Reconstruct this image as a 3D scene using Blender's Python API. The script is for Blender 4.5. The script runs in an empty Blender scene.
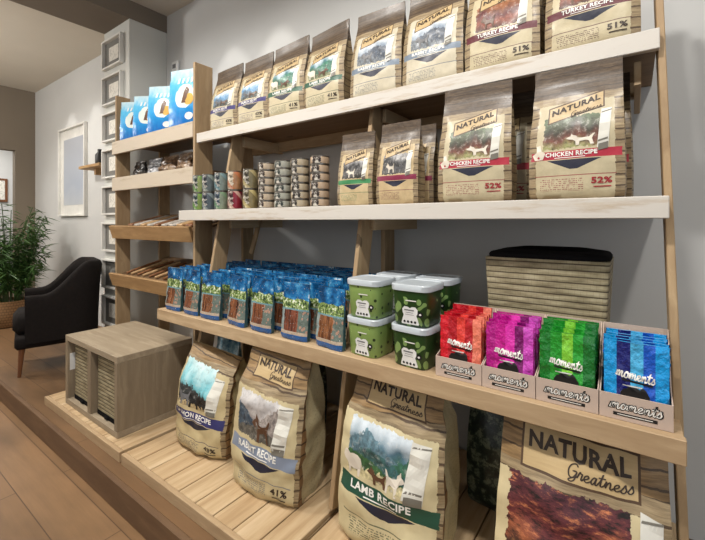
import bpy, bmesh, math, random
from mathutils import Vector, Matrix, noise

random.seed(7)
C = bpy.context.scene.collection
PI = math.pi
sc = bpy.context.scene

# ---------------------------------------------------------------- heights (metres)
CAM_Z = 1.26
UP = 0.12          # raised floor
DECK = 0.17        # top of the slatted platforms
LOW = 0.783        # long pine shelf
MID = 1.325        # middle shelf
TOP = 1.792        # top shelf
WALL_Y = 1.85
CEIL = 3.09

# ---------------------------------------------------------------- objects
def tag(o, label=None, cat=None, group=None, kind=None):
    if label: o['label'] = label
    if cat: o['category'] = cat
    if group: o['group'] = group
    if kind: o['kind'] = kind
    return o

def empty(name, loc=(0, 0, 0), rz=0.0, rx=0.0, label=None, cat=None, group=None):
    o = bpy.data.objects.new(name, None)
    C.objects.link(o)
    o.empty_display_size = 0.05
    o.location = loc
    o.rotation_euler = (rx, 0, rz)
    return tag(o, label, cat, group)

def copy_tree(o, loc=None, rz=None, rx=None, label=None, group=None, scale=None):
    c = o.copy(); C.objects.link(c)
    if loc is not None: c.location = loc
    if rz is not None: c.rotation_euler = (c.rotation_euler[0] if rx is None else rx, 0, rz)
    if label: c['label'] = label
    if group: c['group'] = group
    if scale: c.scale = scale
    for ch in list(o.children):
        d = ch.copy(); C.objects.link(d); d.parent = c
        for g in list(ch.children):
            e = g.copy(); C.objects.link(e); e.parent = d
    return c

class MB:
    def __init__(s):
        s.v = []; s.f = []; s.m = []; s.uv = []; s.has_uv = False
    def add(s, verts, faces, mi=0, uvs=None):
        b = len(s.v)
        s.v.extend(tuple(p) for p in verts)
        for i, f in enumerate(faces):
            s.f.append(tuple(b + k for k in f)); s.m.append(mi)
            if uvs is not None:
                s.has_uv = True; s.uv.append(uvs[i])
            else:
                s.uv.append([(0, 0)] * len(f))
    def bm(s, fn, mi=0, mat=None):
        b = bmesh.new(); fn(b)
        if mat is not None: bmesh.ops.transform(b, matrix=mat, verts=b.verts)
        b.verts.index_update()
        s.add([v.co[:] for v in b.verts], [[v.index for v in f.verts] for f in b.faces], mi)
        b.free()
    def box(s, x0, x1, y0, y1, z0, z1, bev=0.0, mi=0):
        m = Matrix.Translation(((x0 + x1) / 2, (y0 + y1) / 2, (z0 + z1) / 2)) @ Matrix.Diagonal((abs(x1 - x0), abs(y1 - y0), abs(z1 - z0), 1))
        def fn(b):
            bmesh.ops.create_cube(b, size=1.0, matrix=m)
            if bev: bmesh.ops.bevel(b, geom=b.edges[:], offset=bev, segments=1, affect='EDGES')
        s.bm(fn, mi)
    def obox(s, p0, p1, w, t, side=(1, 0, 0), bev=0.0, mi=0):
        """board from p0 to p1, w wide along side, t thick the other way"""
        p0 = Vector(p0); p1 = Vector(p1); z = (p1 - p0); L = z.length; z.normalize()
        x = Vector(side); x = (x - z * x.dot(z)).normalized(); y = z.cross(x)
        m = Matrix(((x.x, y.x, z.x, 0), (x.y, y.y, z.y, 0), (x.z, y.z, z.z, 0), (0, 0, 0, 1)))
        m = Matrix.Translation((p0 + p1) / 2) @ m @ Matrix.Diagonal((w, t, L, 1))
        def fn(b):
            bmesh.ops.create_cube(b, size=1.0, matrix=m)
            if bev: bmesh.ops.bevel(b, geom=b.edges[:], offset=bev, segments=1, affect='EDGES')
        s.bm(fn, mi)
    def lathe(s, prof, n=24, c=(0, 0, 0), mi=0):
        vs = []; fs = []
        for r, z in prof:
            for k in range(n):
                a = 2 * PI * k / n
                vs.append((c[0] + r * math.cos(a), c[1] + r * math.sin(a), c[2] + z))
        for i in range(len(prof) - 1):
            for k in range(n):
                k2 = (k + 1) % n
                fs.append((i * n + k, i * n + k2, (i + 1) * n + k2, (i + 1) * n + k))
        if prof[0][0] > 1e-4: fs.append(tuple(reversed(range(n))))
        if prof[-1][0] > 1e-4: fs.append(tuple((len(prof) - 1) * n + k for k in range(n)))
        s.add(vs, fs, mi)
    def tube(s, pts, r, n=6, mi=0):
        pts = [Vector(p) for p in pts]; vs = []; fs = []
        for i, p in enumerate(pts):
            d = (pts[min(i + 1, len(pts) - 1)] - pts[max(i - 1, 0)]).normalized()
            a = d.cross(Vector((0, 0, 1)))
            if a.length < 1e-3: a = d.cross(Vector((1, 0, 0)))
            a.normalize(); b = d.cross(a)
            rr = r[i] if isinstance(r, (list, tuple)) else r
            for k in range(n):
                t = 2 * PI * k / n
                vs.append(p + a * rr * math.cos(t) + b * rr * math.sin(t))
        for i in range(len(pts) - 1):
            for k in range(n):
                k2 = (k + 1) % n
                fs.append((i * n + k, i * n + k2, (i + 1) * n + k2, (i + 1) * n + k))
        fs.append(tuple(reversed(range(n)))); fs.append(tuple((len(pts) - 1) * n + k for k in range(n)))
        s.add(vs, fs, mi)
    def build(s, name, mats, parent=None, smooth=False, loc=None):
        me = bpy.data.meshes.new(name)
        me.from_pydata(s.v, [], s.f)
        if not isinstance(mats, (list, tuple)): mats = [mats]
        for m in mats: me.materials.append(m)
        me.polygons.foreach_set('material_index', s.m)
        if s.has_uv:
            ul = me.uv_layers.new(name='UVMap')
            flat = []
            for u in s.uv:
                for p in u: flat += [p[0], p[1]]
            ul.data.foreach_set('uv', flat)
        me.update()
        b = bmesh.new(); b.from_mesh(me)
        bmesh.ops.recalc_face_normals(b, faces=b.faces); b.to_mesh(me); b.free()
        if smooth:
            me.polygons.foreach_set('use_smooth', [True] * len(me.polygons))
            try: me.set_sharp_from_angle(angle=math.radians(smooth if smooth > 1 else 40))
            except Exception: pass
        o = bpy.data.objects.new(name, me); C.objects.link(o)
        if parent is not None: o.parent = parent
        if loc is not None: o.location = loc
        return o

# ---------------------------------------------------------------- materials
def lin(c):
    def f(x):
        x /= 255.0
        return x / 12.92 if x <= 0.04045 else ((x + 0.055) / 1.055) ** 2.4
    return (f(c[0]), f(c[1]), f(c[2]), 1.0)

class G:
    """tiny node-expression helper"""
    def __init__(s, name, rough=0.5, spec=0.5):
        s.mat = bpy.data.materials.new(name); s.mat.use_nodes = True
        s.t = s.mat.node_tree; s.N = s.t.nodes; s.L = s.t.links
        s.b = s.N['Principled BSDF']
        s.b.inputs['Roughness'].default_value = rough
        s.b.inputs['Specular IOR Level'].default_value = spec
    def put(s, sock, v):
        if isinstance(v, bpy.types.NodeSocket): s.L.new(v, sock)
        elif isinstance(v, tuple) and len(v) == 3 and sock.type == 'RGBA': sock.default_value = lin(v)
        else: sock.default_value = v
    def m(s, op, a, b=0.0, c=0.0):
        n = s.N.new('ShaderNodeMath'); n.operation = op
        s.put(n.inputs[0], a); s.put(n.inputs[1], b); s.put(n.inputs[2], c)
        return n.outputs[0]
    def mix(s, f, a, b, blend='MIX'):
        n = s.N.new('ShaderNodeMix'); n.data_type = 'RGBA'; n.blend_type = blend; n.clamp_factor = True
        s.put(n.inputs[0], f); s.put(n.inputs[6], a); s.put(n.inputs[7], b)
        return n.outputs[2]
    def obj(s): return s.N.new('ShaderNodeTexCoord').outputs['Object']
    def uvc(s): return s.N.new('ShaderNodeTexCoord').outputs['UV']
    def rnd(s): return s.N.new('ShaderNodeObjectInfo').outputs['Random']
    def scale(s, vec, sc_):
        n = s.N.new('ShaderNodeMapping'); s.L.new(vec, n.inputs[0]); n.inputs['Scale'].default_value = sc_
        return n.outputs[0]
    def shift(s, vec, val, k=10.0):
        n = s.N.new('ShaderNodeVectorMath'); n.operation = 'ADD'
        c = s.N.new('ShaderNodeCombineXYZ'); w = s.m('MULTIPLY', val, k)
        for i in range(3): s.L.new(w, c.inputs[i])
        s.L.new(vec, n.inputs[0]); s.L.new(c.outputs[0], n.inputs[1])
        return n.outputs[0]
    def noise(s, vec, k=5.0, det=3.0, col=False, rough=0.55):
        n = s.N.new('ShaderNodeTexNoise'); s.L.new(vec, n.inputs['Vector'])
        n.inputs['Scale'].default_value = k; n.inputs['Detail'].default_value = det; n.inputs['Roughness'].default_value = rough
        return n.outputs['Color' if col else 'Fac']
    def voro(s, vec, k=5.0, out='Distance'):
        n = s.N.new('ShaderNodeTexVoronoi'); s.L.new(vec, n.inputs['Vector']); n.inputs['Scale'].default_value = k
        return n.outputs[out]
    def sep(s, vec):
        n = s.N.new('ShaderNodeSeparateXYZ'); s.L.new(vec, n.inputs[0]); return n.outputs
    def ramp(s, fac, stops, const=False):
        n = s.N.new('ShaderNodeValToRGB'); s.put(n.inputs[0], fac)
        e = n.color_ramp.elements
        n.color_ramp.interpolation = 'CONSTANT' if const else 'LINEAR'
        while len(e) < len(stops): e.new(0.5)
        for i, (p, c) in enumerate(stops):
            e[i].position = p; e[i].color = lin(c)
        return n.outputs[0]
    def rect(s, U, V, u0, u1, v0, v1):
        a = s.m('COMPARE', U, (u0 + u1) / 2, abs(u1 - u0) / 2)
        b = s.m('COMPARE', V, (v0 + v1) / 2, abs(v1 - v0) / 2)
        return s.m('MULTIPLY', a, b)
    def color(s, c): s.put(s.b.inputs['Base Color'], c)
    def bump(s, h, strength=0.3, dist=0.005):
        n = s.N.new('ShaderNodeBump'); n.inputs['Strength'].default_value = strength; n.inputs['Distance'].default_value = dist
        s.L.new(h, n.inputs['Height']); s.L.new(n.outputs[0], s.b.inputs['Normal'])

def plain(name, c, rough=0.5, spec=0.5, metal=0.0, var=0.06):
    g = G(name, rough, spec)
    nz = g.noise(g.obj(), 9.0, 3.0)
    d = tuple(max(0, x * (1 - var * 2)) for x in c); e = tuple(min(255, x * (1 + var)) for x in c)
    g.color(g.mix(nz, d, e)); g.b.inputs['Metallic'].default_value = metal
    return g.mat

def wood(name, light, dark, axis=0, k=1.0, knots=True, rough=0.6, white=None, wamt=0.0):
    g = G(name, rough, 0.35)
    s3 = [22.0 * k] * 3; s3[axis] = 1.6 * k
    o = g.obj()
    warp = g.noise(g.scale(o, tuple(4 if i == axis else 12 for i in range(3))), 1.0, 2.0)
    v = g.shift(g.scale(o, tuple(s3)), warp, 1.6)
    f = g.noise(v, 1.0, 5.0, rough=0.65)
    col = g.ramp(f, [(0.30, dark), (0.52, tuple((a + b) / 2 for a, b in zip(light, dark))), (0.68, light)])
    big = g.noise(o, 3.0, 2.0)
    col = g.mix(g.m('MULTIPLY', big, 0.55), col, tuple(x * 0.82 for x in light))
    if knots:
        ks = [5.0] * 3; ks[axis] = 2.4
        kd = g.voro(g.scale(o, tuple(ks)), 1.0)
        km = g.m('LESS_THAN', kd, 0.085)
        col = g.mix(g.m('MULTIPLY', km, 0.6), col, tuple(x * 0.55 for x in dark))
    if white:
        s4 = [30.0] * 3; s4[axis] = 3.0
        wn = g.noise(g.scale(o, tuple(s4)), 1.0, 6.0, rough=0.7)
        wf = g.m('MULTIPLY', g.m('SUBTRACT', wn, 0.28), 5.0)
        wf = g.m('MINIMUM', g.m('MAXIMUM', wf, 0.25), wamt)
        col = g.mix(wf, col, white)
    g.color(col); g.bump(f, 0.25, 0.002)
    return g.mat

M = {}
M['pine_x'] = wood('pine_board_x', (206, 180, 144), (162, 132, 98), 0)
M['pine_y'] = wood('pine_board_y', (206, 184, 150), (168, 140, 106), 1)
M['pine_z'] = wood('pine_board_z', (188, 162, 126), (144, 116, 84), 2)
M['whitewash'] = wood('whitewashed_board', (200, 180, 150), (150, 124, 94), 0, white=(208, 204, 197), wamt=0.90)
M['greywash'] = wood('limed_board', (196, 176, 146), (150, 126, 96), 0, white=(206, 194, 176), wamt=0.75)
M['tray_wood'] = wood('tray_board', (192, 156, 110), (148, 112, 72), 0)
M['tray_floor'] = wood('tray_floor_board', (130, 102, 72), (96, 72, 48), 1)
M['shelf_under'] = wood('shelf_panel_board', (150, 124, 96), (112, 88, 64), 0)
M['oak_x'] = wood('light_oak_x', (176, 160, 136), (142, 126, 104), 0, knots=False, k=1.5)
M['oak_y'] = wood('light_oak_y', (176, 160, 136), (142, 126, 104), 1, knots=False, k=1.5)
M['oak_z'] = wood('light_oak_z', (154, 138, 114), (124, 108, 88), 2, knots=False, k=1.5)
M['leg_wood'] = wood('walnut_leg', (128, 82, 50), (90, 54, 32), 2, knots=False)

def deck_mat():
    g = G('slatted_deck', 0.6, 0.35)
    o = g.obj(); X = g.sep(o)[0]
    cell = g.m('FLOOR', g.m('DIVIDE', X, 0.1175))
    wn = g.N.new('ShaderNodeTexWhiteNoise'); wn.noise_dimensions = '1D'; g.L.new(cell, wn.inputs['W'])
    v = g.shift(g.scale(o, (26, 2.0, 26)), wn.outputs['Value'], 9.0)
    f = g.noise(v, 1.0, 5.0, rough=0.65)
    col = g.ramp(f, [(0.3, (168, 140, 104)), (0.5, (194, 168, 132)), (0.7, (212, 190, 156))])
    col = g.mix(g.m('MULTIPLY', wn.outputs['Value'], 0.35), col, (172, 140, 102))
    g.color(col); g.bump(f, 0.2, 0.002)
    return g.mat
M['deck'] = deck_mat()

def floor_mat(name, c1, c2, mort):
    g = G(name, 0.42, 0.4)
    o = g.obj()
    b = g.N.new('ShaderNodeTexBrick'); g.L.new(o, b.inputs['Vector'])
    b.offset = 0.37; b.inputs['Scale'].default_value = 1.0
    b.inputs['Brick Width'].default_value = 1.7; b.inputs['Row Height'].default_value = 0.185
    b.inputs['Mortar Size'].default_value = 0.0022; b.inputs['Bias'].default_value = 0.0
    b.inputs['Color1'].default_value = lin(c1); b.inputs['Color2'].default_value = lin(c2); b.inputs['Mortar'].default_value = lin(mort)
    f = g.noise(g.scale(o, (2.0, 26, 26)), 1.0, 6.0, rough=0.7)
    f2 = g.noise(g.scale(o, (1.4, 3.4, 3)), 1.0, 3.0)
    col = g.mix(g.m('MULTIPLY', f, 0.75), b.outputs['Color'], tuple(x * 0.62 for x in c1))
    col = g.mix(g.m('MULTIPLY', g.m('MAXIMUM', g.m('SUBTRACT', f2, 0.46), 0.0), 2.4), col, tuple(x * 0.5 for x in c2))
    g.color(col); g.bump(f, 0.15, 0.001)
    return g.mat
M['floor'] = floor_mat('oak_plank_floor', (160, 124, 88), (140, 106, 72), (80, 56, 38))
M['floor_up'] = floor_mat('raised_plank_floor', (150, 116, 82), (130, 98, 68), (76, 54, 38))
M['riser'] = wood('step_riser_board', (122, 94, 68), (92, 68, 48), 0, knots=False)

def paint(name, c, var=0.03, rough=0.85):
    g = G(name, rough, 0.25)
    n = g.noise(g.obj(), 2.2, 4.0); n2 = g.noise(g.obj(), 60.0, 2.0)
    g.color(g.mix(n, tuple(x * (1 - var) for x in c), tuple(min(255, x * (1 + var)) for x in c)))
    g.bump(n2, 0.12, 0.001)
    return g.mat
M['wall'] = paint('white_wall_paint', (198, 198, 196))
M['wall_old'] = paint('chalky_wall_paint', (212, 208, 198), 0.07)
M['taupe'] = paint('taupe_wall_paint', (128, 117, 103))
M['beam'] = paint('taupe_beam_paint', (122, 112, 100))
M['ceiling'] = paint('cream_ceiling_paint', (212, 204, 190))
M['pillar'] = paint('pillar_paint', (204, 204, 198))
M['white_frame'] = plain('white_frame_paint', (226, 224, 218), 0.45)
M['white_plastic'] = plain('white_plastic', (228, 228, 226), 0.35)
M['black'] = plain('black_ink', (22, 20, 20), 0.5, var=0.02)
M['ink_brown'] = plain('dark_brown_ink', (52, 38, 28), 0.5, var=0.02)
M['ink_white'] = plain('white_ink', (240, 238, 232), 0.4, var=0.02)
M['ink_red'] = plain('dark_red_ink', (150, 36, 44), 0.45, var=0.02)
M['metal'] = plain('tin_rim_metal', (128, 124, 118), 0.28, metal=0.9)

# ---------------------------------------------------------------- room shell
def struct(name, mb, mat, smooth=False):
    o = mb.build(name, mat, smooth=smooth); o['kind'] = 'structure'; return o

XL, XR, YF = -6.87, 3.2, -3.6
mb = MB(); mb.box(XL, XR, YF, 0.82, -0.1, 0.0); struct('floor', mb, M['floor'])
mb = MB(); mb.box(XL - 0.12, XR, 0.80, WALL_Y, -0.1, UP); up = struct('floor_raised', mb, [M['floor_up']])
mb = MB(); mb.box(XL, XR, 0.775, 0.80, 0.0, UP + 0.002, 0.003); struct('trim_1', mb, M['riser'])
mb = MB(); mb.box(XL - 0.12, XR, WALL_Y, WALL_Y + 0.12, -0.1, CEIL); struct('wall_back', mb, M['wall'])
mb = MB(); mb.box(XL - 0.12, XL, 1.63, WALL_Y, UP, CEIL); mb.box(XL - 0.12, XL, YF, 0.72, -0.1, CEIL); mb.box(XL - 0.12, XL, 0.72, 1.63, 2.24, CEIL)
struct('wall_left', mb, M['taupe'])
mb = MB(); mb.box(XR, XR + 0.12, YF, WALL_Y, -0.1, 0.6); mb.box(XR, XR + 0.12, YF, WALL_Y, 2.7, CEIL); mb.box(XR, XR + 0.12, YF, -2.6, 0.6, 2.7); mb.box(XR, XR + 0.12, 0.6, WALL_Y, 0.6, 2.7)
struct('wall_right', mb, M['wall'])
mb = MB(); mb.box(XL, XR, YF - 0.12, YF, -0.1, 0.4); mb.box(XL, XR, YF - 0.12, YF, 2.75, CEIL); mb.box(XL, -3.0, YF - 0.12, YF, 0.4, 2.75); mb.box(2.6, XR, YF - 0.12, YF, 0.4, 2.75)
struct('wall_front', mb, M['wall'])
mb = MB(); mb.box(XL - 0.12, XR + 0.12, YF - 0.12, WALL_Y + 0.12, CEIL, CEIL + 0.1); struct('ceiling', mb, M['ceiling'])
mb = MB(); mb.box(-3.84, -3.37, YF, WALL_Y, 2.94, CEIL); struct('beam', mb, M['beam'])
mb = MB(); mb.box(-3.84, -3.37, 1.53, WALL_Y, UP, 2.94, 0.004); struct('pillar', mb, M['pillar'])
# the bright room through the doorway
mb = MB(); mb.box(-9.3, -9.2, -0.6, 3.2, -0.1, 2.9); struct('wall_hall', mb, M['wall'])
mb = MB(); mb.box(-9.3, XL - 0.12, 3.0, 3.1, -0.1, 2.9); struct('wall_hall_side', mb, M['wall'])
mb = MB(); mb.box(-9.3, XL - 0.12, -0.6, 3.1, 0.0, UP); struct('floor_hall', mb, M['floor_up'])
mb = MB(); mb.box(-9.3, XL - 0.12, -0.6, 3.1, 2.8, 2.9); struct('ceiling_hall', mb, M['ceiling'])

# ---------------------------------------------------------------- main shelving unit
unit = empty('shelving_unit', (0, 0, 0), label='long open pine shelving unit with three shelves stocked with pet food', cat='shelving')
def shelf(x0, x1, yf, ztop, lipmat, xl=None):
    mb = MB(); mb.box(x0, x1 - 0.004, yf + 0.022, 1.8485, ztop - 0.02, ztop)
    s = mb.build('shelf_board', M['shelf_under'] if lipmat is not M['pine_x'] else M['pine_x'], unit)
    mb = MB(); mb.box(x0, x1, yf, yf + 0.022, ztop - 0.056, ztop + 0.001, 0.002)
    mb.build('front_lip', lipmat, s)
    if ztop < TOP: return
    mb = MB(); mb.box(x0 + 0.02, x1 - 0.05, 1.76, 1.795, ztop - 0.075, ztop - 0.02); mb.build('back_rail', M['pine_x'], s)
shelf(-2.135, 0.058, 1.355, TOP, M['whitewash'])
shelf(-2.145, 0.072, 1.247, MID, M['whitewash'])
shelf(-2.125, 0.094, 1.11, LOW, M['pine_x'])
def leg(xt, xb, yt, zt, yb, zb):
    mb = MB(); mb.obox((xb, yb + 0.045, zb + 0.013), (xt, yt + 0.045, zt), 0.020, 0.09, bev=0.002)
    return mb.build('leaning_leg', M['pine_z'], unit)
leg(-1.885, -1.885, 1.43, TOP - 0.02, 1.125, DECK)
leg(-0.925, -0.915, 1.43, TOP - 0.02, 1.125, DECK)
mb = MB(); mb.obox((0.103, 1.17, DECK + 0.013), (0.053, 1.49, TOP + 0.34), 0.018, 0.09, bev=0.002); mb.build('leaning_leg', M['pine_z'], unit)
for x in (-1.03,):
    mb = MB(); mb.box(x - 0.012, x + 0.012, 1.69, 1.79, DECK, TOP + 0.30, 0.002); mb.build('back_post', M['pine_z'], unit)
for x in (-1.885, -0.92):
    for z in (TOP - 0.09, MID - 0.10, LOW - 0.10):
        y0 = 1.125 + (z - DECK) * 0.19 + 0.05
        mb = MB(); mb.box(x + 0.0105, x + 0.030, y0 + 0.02, 1.795, z, z + 0.06, 0.002); mb.build('rung', M['pine_y'], unit)
mb = MB(); mb.box(0.0, 0.018, 1.42, 1.795, TOP - 0.13, TOP - 0.06, 0.002); mb.build('rung', M['pine_y'], unit)
mb = MB(); mb.obox((-1.84, 1.60, MID - 0.02), (-1.93, 1.60, LOW + 0.28), 0.012, 0.03, (0, 1, 0)); mb.build('brace', M['pine_z'], unit)

# slatted platforms on the raised floor
def deck(name, x0, x1, label):
    t = empty(name, (x0, 0.85, UP), label=label, cat='platform', group='slatted display platforms')
    n = max(1, round((x1 - x0) / 0.1175)); p = (x1 - x0) / n
    mb = MB()
    for i in range(n): mb.box(i * p + 0.0025, (i + 1) * p - 0.0025, 0.021, 0.98, 0.03, 0.05, 0.002)
    mb.build('slat_top', M['deck'], t)
    mb = MB(); mb.box(0, x1 - x0, 0, 0.02, 0, 0.05, 0.002); mb.build('front_rail', M['pine_x'], t)
    for x in (0.0, x1 - x0 - 0.02):
        mb = MB(); mb.box(x, x + 0.02, 0.021, 0.98, 0.0, 0.029); mb.build('bearer', M['pine_y'], t)
deck('slatted_platform', -2.985, -1.975, 'low slatted pine platform under the grey oak cube unit')
deck('slatted_platform', -1.953, -0.925, 'low slatted pine platform under the two squat bags beside the cube')
deck('slatted_platform', -0.905, 0.13, 'low slatted pine platform under the green-band bag at the near end')

# ---------------------------------------------------------------- narrow rack on the left
rack = empty('display_rack', (-2.7, 1.35, UP), label='narrow wooden display rack with tilted trays beside the white pillar', cat='rack')
def rpart(mb, name, mat, parent=None):
    o = mb.build(name, mat, parent or rack)
    if parent is None: o.location = (2.7, -1.35, -UP)
    return o
def post(x0, x1, y0, y1, z1):
    mb = MB(); mb.box(x0, x1, y0, y1, DECK + .001 if x0 > -3 else UP + .0005, z1, 0.002); return rpart(mb, 'post', M['pine_z'])
post(-3.253, -3.232, 1.372, 1.475, 2.235); post(-2.168, -2.147, 1.352, 1.475, 2.228)
post(-3.253, -3.232, 1.71, 1.80, 2.2); post(-2.168, -2.147, 1.71, 1.80, 2.2)
for ztop, h, mat in ((1.873, 0.097, 'greywash'), (1.597, 0.10, 'greywash')):
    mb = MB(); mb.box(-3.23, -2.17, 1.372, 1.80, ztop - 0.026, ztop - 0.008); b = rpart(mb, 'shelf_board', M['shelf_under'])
    mb = MB(); mb.box(-3.255, -2.17, 1.350, 1.371, ztop - h, ztop, 0.002); rpart(mb, 'front_board', M[mat], b)
for ztop in (1.232, 0.872):
    mb = MB(); mb.obox((-2.70, 1.364, ztop - 0.035), (-2.70, 1.78, ztop + 0.085), 1.055, 0.014); b = rpart(mb, 'tray_floor', M['tray_floor'])
    mb = MB(); mb.obox((-2.712, 1.362, ztop - 0.095), (-2.712, 1.335, ztop), 1.083, 0.02, bev=0.002); rpart(mb, 'front_board', M['tray_wood'], b)

# ---------------------------------------------------------------- text and script lettering
_tc = {}
def text2d(s, bold=0.02):
    key = (s, bold)
    if key in _tc: return _tc[key]
    cu = bpy.data.curves.new('lettering', 'FONT'); cu.body = s; cu.resolution_u = 2; cu.offset = bold; cu.space_character = 1.06
    o = bpy.data.objects.new('lettering_tmp', cu); C.objects.link(o)
    bpy.context.view_layer.update()
    dg = bpy.context.evaluated_depsgraph_get()
    me = o.evaluated_get(dg).to_mesh()
    vs = [(v.co.x, v.co.y) for v in me.vertices]; fs = [tuple(p.vertices) for p in me.polygons]
    o.evaluated_get(dg).to_mesh_clear()
    bpy.data.objects.remove(o); bpy.data.curves.remove(cu)
    return _tc.setdefault(key, norm2d(vs, fs))

def norm2d(vs, fs):
    x0 = min(v[0] for v in vs); x1 = max(v[0] for v in vs); y0 = min(v[1] for v in vs); y1 = max(v[1] for v in vs)
    return ([((v[0] - x0) / (x1 - x0), (v[1] - y0) / (y1 - y0)) for v in vs], fs)

GLY = {
 'm': (1.30, [[(0, .1), (.08, .6), (.14, 1.0), (.17, .5), (.17, 0), (.24, .55), (.42, 1.0), (.55, .8), (.56, 0), (.62, .55), (.82, 1.0), (.95, .8), (.97, .15), (1.12, 0), (1.3, .25)]]),
 'n': (.92, [[(0, .25), (.1, .8), (.14, 1.0), (.17, .5), (.17, 0), (.24, .55), (.44, 1.0), (.57, .8), (.6, .15), (.74, 0), (.92, .25)]]),
 'o': (.85, [[(.55, .95), (.3, 1.0), (.08, .6), (.15, .12), (.4, 0), (.62, .3), (.6, .8), (.42, .98), (.5, .75), (.85, .8)]]),
 'e': (.72, [[(0, .3), (.3, .45), (.5, .75), (.35, 1.0), (.1, .75), (.1, .3), (.35, 0), (.72, .3)]]),
 't': (.62, [[(0, .3), (.2, .9), (.32, 1.75), (.25, .8), (.25, .15), (.42, 0), (.62, .3)], [(-.02, 1.15), (.6, 1.22)]]),
 's': (.70, [[(0, .2), (.2, .7), (.34, 1.1), (.42, .75), (.55, .35), (.4, 0), (.12, .02), (.1, .12)]]),
 'r': (.62, [[(0, .3), (.12, .9), (.18, 1.12), (.3, .92), (.44, .9), (.4, .2), (.5, 0), (.62, .25)]]),
 'a': (.80, [[(.52, .92), (.3, 1.0), (.08, .5), (.2, .02), (.4, .25), (.54, 1.0), (.52, .2), (.64, 0), (.8, .25)]]),
 'G': (1.15, [[(.95, 1.75), (.7, 2.05), (.25, 1.7), (.08, .9), (.3, .1), (.7, .05), (.95, .6), (.95, .95), (.55, .9), (.95, .95), (.9, -.2), (.55, -.55), (.3, -.3), (1.15, .25)]]),
}
def script2d(s, wid=0.17):
    vs = []; fs = []; x = 0.0
    for ch in s:
        adv, strokes = GLY[ch]
        for st in strokes:
            P = [Vector((x + p[0], p[1])) for p in st]; Q = []
            for i in range(len(P) - 1):
                a = P[max(i - 1, 0)]; b = P[i]; c = P[i + 1]; d = P[min(i + 2, len(P) - 1)]
                for k in range(4):
                    t = k / 4
                    Q.append(0.5 * ((2 * b) + (c - a) * t + (2 * a - 5 * b + 4 * c - d) * t * t + (3 * b - a - 3 * c + d) * t ** 3))
            Q.append(P[-1]); b0 = len(vs)
            for i, q in enumerate(Q):
                d = Q[min(i + 1, len(Q) - 1)] - Q[max(i - 1, 0)]
                if d.length < 1e-6: d = Vector((1, 0))
                d.normalize(); nrm = Vector((-d.y, d.x)) * wid / 2
                e = d * wid * 0.4 if i == len(Q) - 1 else (-d * wid * 0.4 if i == 0 else Vector((0, 0)))
                for q2 in (q + nrm + e, q - nrm + e):
                    vs.append((q2.x + q2.y * 0.18, q2.y))
            for i in range(len(Q) - 1):
                k = b0 + 2 * i; fs.append((k, k + 1, k + 3, k + 2))
        x += adv
    return norm2d(vs, fs)
_sc = {}
def script(s, w=0.17):
    if (s, w) not in _sc: _sc[(s, w)] = script2d(s, w)
    return _sc[(s, w)]

def poly2d(pts): return ([tuple(p) for p in pts], [tuple(range(len(pts)))])
def disc2d(n=16): return ([(0.5 + 0.5 * math.cos(2 * PI * k / n), 0.5 + 0.5 * math.sin(2 * PI * k / n)) for k in range(n)], [tuple(range(n))])
DOG = [(.0, .62), (.06, .74), (.16, .80), (.18, 1.0), (.27, .88), (.36, .82), (.40, .66), (.60, .62), (.80, .66), (.92, .88), (1.0, .92), (.93, .66), (.90, .48), (.93, .22), (.96, 0), (.84, 0), (.80, .30), (.70, .38), (.55, .34), (.47, .32), (.46, .0), (.35, .0), (.33, .36), (.24, .50), (.12, .54)]
SHEEP = [(.0, .66), (.05, .86), (.16, .98), (.28, .92), (.36, .84), (.55, .90), (.76, .88), (.94, .78), (1.0, .58), (.95, .34), (.90, .0), (.80, .0), (.78, .26), (.58, .22), (.42, .26), (.40, .0), (.29, .0), (.28, .34), (.18, .46), (.08, .52)]

def decal(mb, P, shape, u0, u1, v0, v1, mi=0, tilt=0.0, eps=0.0012, flip=False, sub=False):
    """lay a 2-d shape on a surface P(u,v): tilt is the rise of v along the shape"""
    vs2, fs = shape
    out = []
    for x, y in vs2:
        if flip: x = 1 - x
        u = u0 + (u1 - u0) * x; v = v0 + (v1 - v0) * y + tilt * (x - 0.5)
        p = Vector(P(u, v)); du = Vector(P(u + 0.01, v)) - p; dv = Vector(P(u, v + 0.01)) - p
        n = du.cross(dv)
        if n.length < 1e-9: n = Vector((0, -1, 0))
        n.normalize(); out.append(p + n * eps)
    mb.add(out, fs, mi)
def quad2d(c, n=6, m=10):
    vs = []
    for j in range(m + 1):
        for i in range(n + 1):
            a, b = i / n, j / m
            x = (c[0][0] * (1 - a) + c[1][0] * a) * (1 - b) + (c[3][0] * (1 - a) + c[2][0] * a) * b
            y = (c[0][1] * (1 - a) + c[1][1] * a) * (1 - b) + (c[3][1] * (1 - a) + c[2][1] * a) * b
            vs.append((x, y))
    return (vs, [(j * (n + 1) + i, j * (n + 1) + i + 1, (j + 1) * (n + 1) + i + 1, (j + 1) * (n + 1) + i) for j in range(m) for i in range(n)])
def strip2d(n=10): 
    vs = []
    for i in range(n + 1): vs += [(i / n, 0), (i / n, 1)]
    return (vs, [(2 * i, 2 * i + 2, 2 * i + 3, 2 * i + 1) for i in range(n)])

# ---------------------------------------------------------------- bag bodies
def sst(a, b, x):
    t = min(1.0, max(0.0, (x - a) / (b - a))); return t * t * (3 - 2 * t)

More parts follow.
